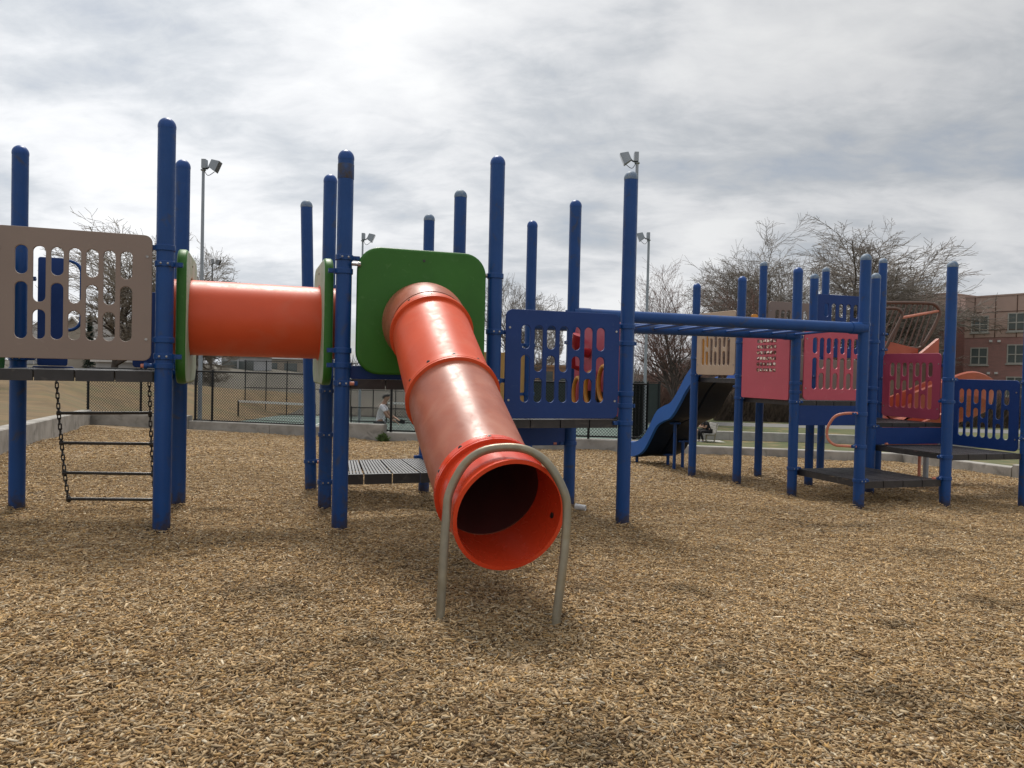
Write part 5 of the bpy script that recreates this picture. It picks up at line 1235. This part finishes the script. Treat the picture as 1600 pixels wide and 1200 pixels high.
def person(root, Jd, skin=SKIN, shirt=None, trouser=None, shoe=SHOE, shorts=False, long_sleeve=False, hairm=HAIR, fwd=Vector((1, 0, 0))):
    """Jd: joint name -> world position. One continuous body; hair and clothes are children."""
    side = Vector((0, 0, 1)).cross(fwd).normalized()
    J = []; E = []; Rr = []; idx = {}
    def add(n_, p, r, par=None):
        idx[n_] = len(J); J.append(Vector(p)); Rr.append(r)
        if par: E.append((idx[par], idx[n_]))
    g = Jd
    add('pelvis', g['pelvis'], (.13, .11)); add('waist', g['pelvis'].lerp(g['chest'], .5), (.12, .10), 'pelvis'); add('chest', g['chest'], (.145, .11), 'waist')
    add('neck', g['neck'], .058, 'chest'); hd_ = g['head']; add('jaw', g['neck'].lerp(hd_, .55)+fwd*.02, .068, 'neck'); add('skull', hd_, .092, 'jaw'); add('crown', hd_+(hd_-g['neck']).normalized()*.075, .065, 'skull')
    for s_ in 'LR':
        add('sh'+s_, g['sh'+s_], .062, 'chest'); add('el'+s_, g['el'+s_], .042, 'sh'+s_); add('wr'+s_, g['wr'+s_], .029, 'el'+s_)
        hd2 = (g['wr'+s_]-g['el'+s_]).normalized(); ac = hd2.cross(Vector((.3, .2, 1))).normalized(); add('pm'+s_, g['wr'+s_]+hd2*.075, (.038, .016), 'wr'+s_)
        for k, (o_, l_) in enumerate(((-.03, .065), (-.011, .08), (.010, .075), (.028, .058))):
            add(f'f{k}a'+s_, g['wr'+s_]+hd2*(.10+l_*.3)+ac*o_, .0095, 'pm'+s_); add(f'f{k}b'+s_, g['wr'+s_]+hd2*(.10+l_)+ac*o_*1.1+Vector((0, 0, -.02)), .008, f'f{k}a'+s_)
        add('tha'+s_, g['wr'+s_]+hd2*.06+ac*.045, .010, 'wr'+s_); add('thb'+s_, g['wr'+s_]+hd2*.10+ac*.06, .009, 'tha'+s_)
        add('hp'+s_, g['hp'+s_], .088, 'pelvis'); add('kn'+s_, g['kn'+s_], .056, 'hp'+s_); add('an'+s_, g['an'+s_], .040, 'kn'+s_); add('he'+s_, g['an'+s_]+Vector((0, 0, -.055)), .036, 'an'+s_)
        fd = g.get('ft'+s_, fwd); add('to'+s_, g['an'+s_]+fd*.17+Vector((0, 0, -.06)), (.042, .026), 'he'+s_)
    add('nose', hd_+fwd*.105+(hd_-g['neck']).normalized()*-.01, .014, 'skull')
    for s_, q in (('L', 1), ('R', -1)): add('ear'+s_, hd_+side*(.088*q)-fwd*.005, .016, 'skull')
    skin_mesh('body', J, E, Rr, skin, root, 0)
    up_ = (hd_-g['neck']).normalized()
    hb = MB(); 
    for i in range(9):
        for k in range(16): pass
    prof = [(math.sin(R(a)), math.cos(R(a))) for a in range(0, 116, 10)]; V = []; n_ = 18
    sx = side; bk = fwd
    for r_, z_ in prof:
        for k in range(n_):
            a = 2*math.pi*k/n_; drop_ = .0 if math.cos(a) < .25 else .55*max(0, r_-.35)*max(0, math.cos(a)); c = hd_+up_*.012-fwd*.012
            V.append(c+(sx*math.sin(a)*r_*.086+bk*math.cos(a)*r_*.100)+up_*((max(z_, -.55)+drop_)*.104))
    hb.add(V, [(i*n_+k, i*n_+(k+1) % n_, (i+1)*n_+(k+1) % n_, (i+1)*n_+k) for i in range(len(prof)-1) for k in range(n_)]); hb.build('hair', hairm, root, 70)
    fb = MB()
    for q in (1, -1): fb.lathe([(0, -.008), (.008, 0), (0, .008)], tuple(hd_+fwd*.088+side*(.034*q)+up_*.012), 8)
    fb.bar(hd_+fwd*.092+side*.025-up_*.055, hd_+fwd*.092-side*.025-up_*.055, .010, .008); fb.build('face_features', HAIR, root)
    # shirt
    c = []; ce = []; cr_ = []
    def ad(p, r, par=None):
        c.append(Vector(p)); cr_.append(r)
        if par is not None: ce.append((par, len(c)-1))
        return len(c)-1
    p0 = ad(g['pelvis']+(g['chest']-g['pelvis']).normalized()*.02, (.155, .135)); p1 = ad(g['pelvis'].lerp(g['chest'], .5), (.145, .125), p0); p2 = ad(g['chest'], (.165, .13), p1); ad(g['chest'].lerp(g['neck'], .7), .075, p2)
    for s_ in 'LR':
        q = ad(g['sh'+s_], .078, p2); q2 = ad(g['sh'+s_].lerp(g['el'+s_], .62 if not long_sleeve else .98), .064, q)
        if long_sleeve: ad(g['wr'+s_].lerp(g['el'+s_], .05), .042, q2)
    skin_mesh('shirt', c, ce, cr_, shirt, root, p1)
    c.clear(); ce.clear(); cr_.clear()
    p0 = ad(g['pelvis'], (.15, .125))
    for s_ in 'LR':
        h_ = ad(g['hp'+s_], .105, p0); k_ = ad(g['hp'+s_].lerp(g['kn'+s_], .92 if shorts else 1.0), .080 if shorts else .072, h_)
        if not shorts: ad(g['kn'+s_].lerp(g['an'+s_], .93), .058, k_)
    skin_mesh('shorts' if shorts else 'trousers', c, ce, cr_, trouser, root, p0)
    for s_ in 'LR':
        fd = g.get('ft'+s_, fwd); a_ = g['an'+s_]+Vector((0, 0, -.045)); c.clear(); ce.clear(); cr_.clear()
        q = ad(a_-fd*.05+Vector((0, 0, -.02)), .046); q = ad(a_+fd*.06+Vector((0, 0, -.02)), .050, q); ad(a_+fd*.19+Vector((0, 0, -.028)), (.046, .034), q)
        skin_mesh('shoe', c, ce, cr_, shoe, root, 0, 1)
V3 = Vector
q = oncourt(597, 650, 21.0); X0, Y0, Z0 = q
def lp(f, s, z): return V3((X0+f, Y0+s, Z0+z))       # forward = +x (to the right), side = away from the camera
man = empty('person', q, 'man in a white checked shirt and grey trousers on the green court', 'person')
person(man, dict(pelvis=lp(-.06, 0, .93), chest=lp(.0, 0, 1.30), neck=lp(.05, 0, 1.47), head=lp(.10, 0, 1.62), shL=lp(.0, .19, 1.38), shR=lp(.02, -.19, 1.38), elL=lp(.16, .26, 1.14), elR=lp(.17, -.24, 1.13), wrL=lp(.38, .2, 1.02), wrR=lp(.36, -.18, 1.0),
    hpL=lp(-.06, .10, .88), hpR=lp(-.06, -.10, .88), knL=lp(.06, .12, .50), knR=lp(.02, -.12, .50), anL=lp(.0, .13, .09), anR=lp(-.10, -.12, .09)), shirt=SHIRT, trouser=GREYC)
mb = MB(); mb.obox(lp(.58, -.17, .98), V3((.07, 0, -.012)), V3((0, .007, 0)), V3((.010, 0, .055))); mb.bar(lp(.40, -.18, 1.0), lp(.52, -.17, .985), .03, .025); pd_ = mb.build('paddle', BLACKC); tag(pd_, 'dark pickleball paddle in the hand of the man on the court', 'paddle')
mb = MB(); mb.lathe([(.037*math.sin(R(a)), -.037*math.cos(R(a))) for a in range(0, 181, 20)], tuple(lp(.86, -.17, .98)), 14); bl = mb.build('ball', mat('yellow ball', (.62, .62, .30), rough=.6), None, 60); tag(bl, 'pale yellow ball just in front of the man on the court', 'ball')
# bench with two people on its pad
bz = -2.05; bc = P(1109, 690, 37.0); bx, by = bc.x, bc.y
def bp(f, s, z): return V3((bx-f, by+s, bz+z))       # forward = -x (to the left); side away from the camera
mb = MB(); mb.prism([(bx-2.6, by-.9), (bx+.85, by-1.1), (bx+.85, by+1.4), (bx-2.6, by+1.6)], bz-.1, bz+.035); o = mb.build('concrete_pad', CONC_L); tag(o, 'pale concrete pad under the park bench', 'pad')
bn = empty('park_bench', (bx, by+.45, bz+.035), 'pale grey park bench with two people on it', 'bench')
mb = MB()
for k in range(4): mb.box((bx-.36+k*.115, by-.45, bz+.45), (bx-.36+k*.115+.095, by+1.35, bz+.485))
mb.build('seat', CONC_L, bn)
mb = MB()
for k in range(4): z = .56+k*.115; mb.obox(V3((bx+.16+k*.035, by+.45, bz+z)), V3((.014, 0, .002)), V3((0, .9, 0)), V3((.012, 0, .046)))
mb.build('backrest', CONC_L, bn)
for y_ in (-.3, 1.2):
    mb = MB(); mb.bar((bx-.26, by+y_, bz+.035), (bx-.26, by+y_, bz+.448), .05, .05, (1, 0, 0)); mb.bar((bx+.12, by+y_, bz+.035), (bx+.26, by+y_, bz+.97), .05, .05, (1, 0, 0)); mb.bar((bx-.28, by+y_, bz+.42), (bx+.16, by+y_, bz+.42), .05, .05); mb.build('leg', GALV, bn)
def sitter(s0, label, lean, shirt, trouser, shorts, shoe):
    r = empty('person', bp(.1, s0, .035), label, 'person'); f = lambda a_, s_, z: bp(a_, s0+s_, z)
    person(r, dict(pelvis=f(.04, 0, .60), chest=f(.10+lean, 0, .95), neck=f(.20+lean*1.4, 0, 1.09), head=f(.31+lean*1.6, 0, 1.19), shL=f(.12+lean, -.19, 1.0), shR=f(.12+lean, .19, 1.0), elL=f(.20+lean, -.25, .76), elR=f(.20+lean, .25, .76), wrL=f(.44+lean, -.14, .80), wrR=f(.44+lean, .14, .80),
        hpL=f(.06, -.11, .58), hpR=f(.06, .11, .58), knL=f(.50, -.14, .56), knR=f(.50, .14, .56), anL=f(.36 if not shorts else .52, -.15, .125), anR=f(.48, .15, .125)), shirt=shirt, trouser=trouser, shoe=shoe, shorts=shorts, fwd=V3((-1, 0, 0)))
sitter(0, 'person in black clothes and grey shoes hunched on the near end of the bench', .08, BLACKC, BLACKC, False, SHOE)
sitter(.72, 'person in shorts with bare legs sitting on the far end of the bench', .02, GREYC, BLACKC, True, BLACKC)

# ------------------------------------------------------------------ small things
q = P(907, 799, 7.9); gz = G(q.x, q.y); mb = MB(); ax = V3((.85, -.35, -.06)).normalized(); c = V3((q.x, q.y, gz+.034)); swept(mb, [c-ax*.055, c+ax*.055], .030, .027, 24)
o = mb.build('paper_cup', CUP, None, 40); tag(o, 'crumpled white paper cup lying on the wood chips beside the galvanised hoop', 'cup')
mb = MB(); swept(mb, [c-ax*.057, c-ax*.052], .032, .028, 24); mb.build('rim', CUP, o, 40)
rr = np.random.default_rng(2); b = P(599, 689, 18.35); mb = MB(); bzz = G0(b.x, b.y)
for i in range(320):
    p = V3((b.x+rr.normal(0, .05), b.y+rr.normal(0, .04), bzz+abs(rr.normal(0, .07)))); d = V3(rr.normal(0, 1, 3)).normalized(); s_ = d.orthogonal()*.02; mb.add([p-s_, p+s_, p+d*.07], [(0, 1, 2)])
o = mb.build('weed', WEED); tag(o, 'small green weed at the stepped end of the concrete wall', 'weed')
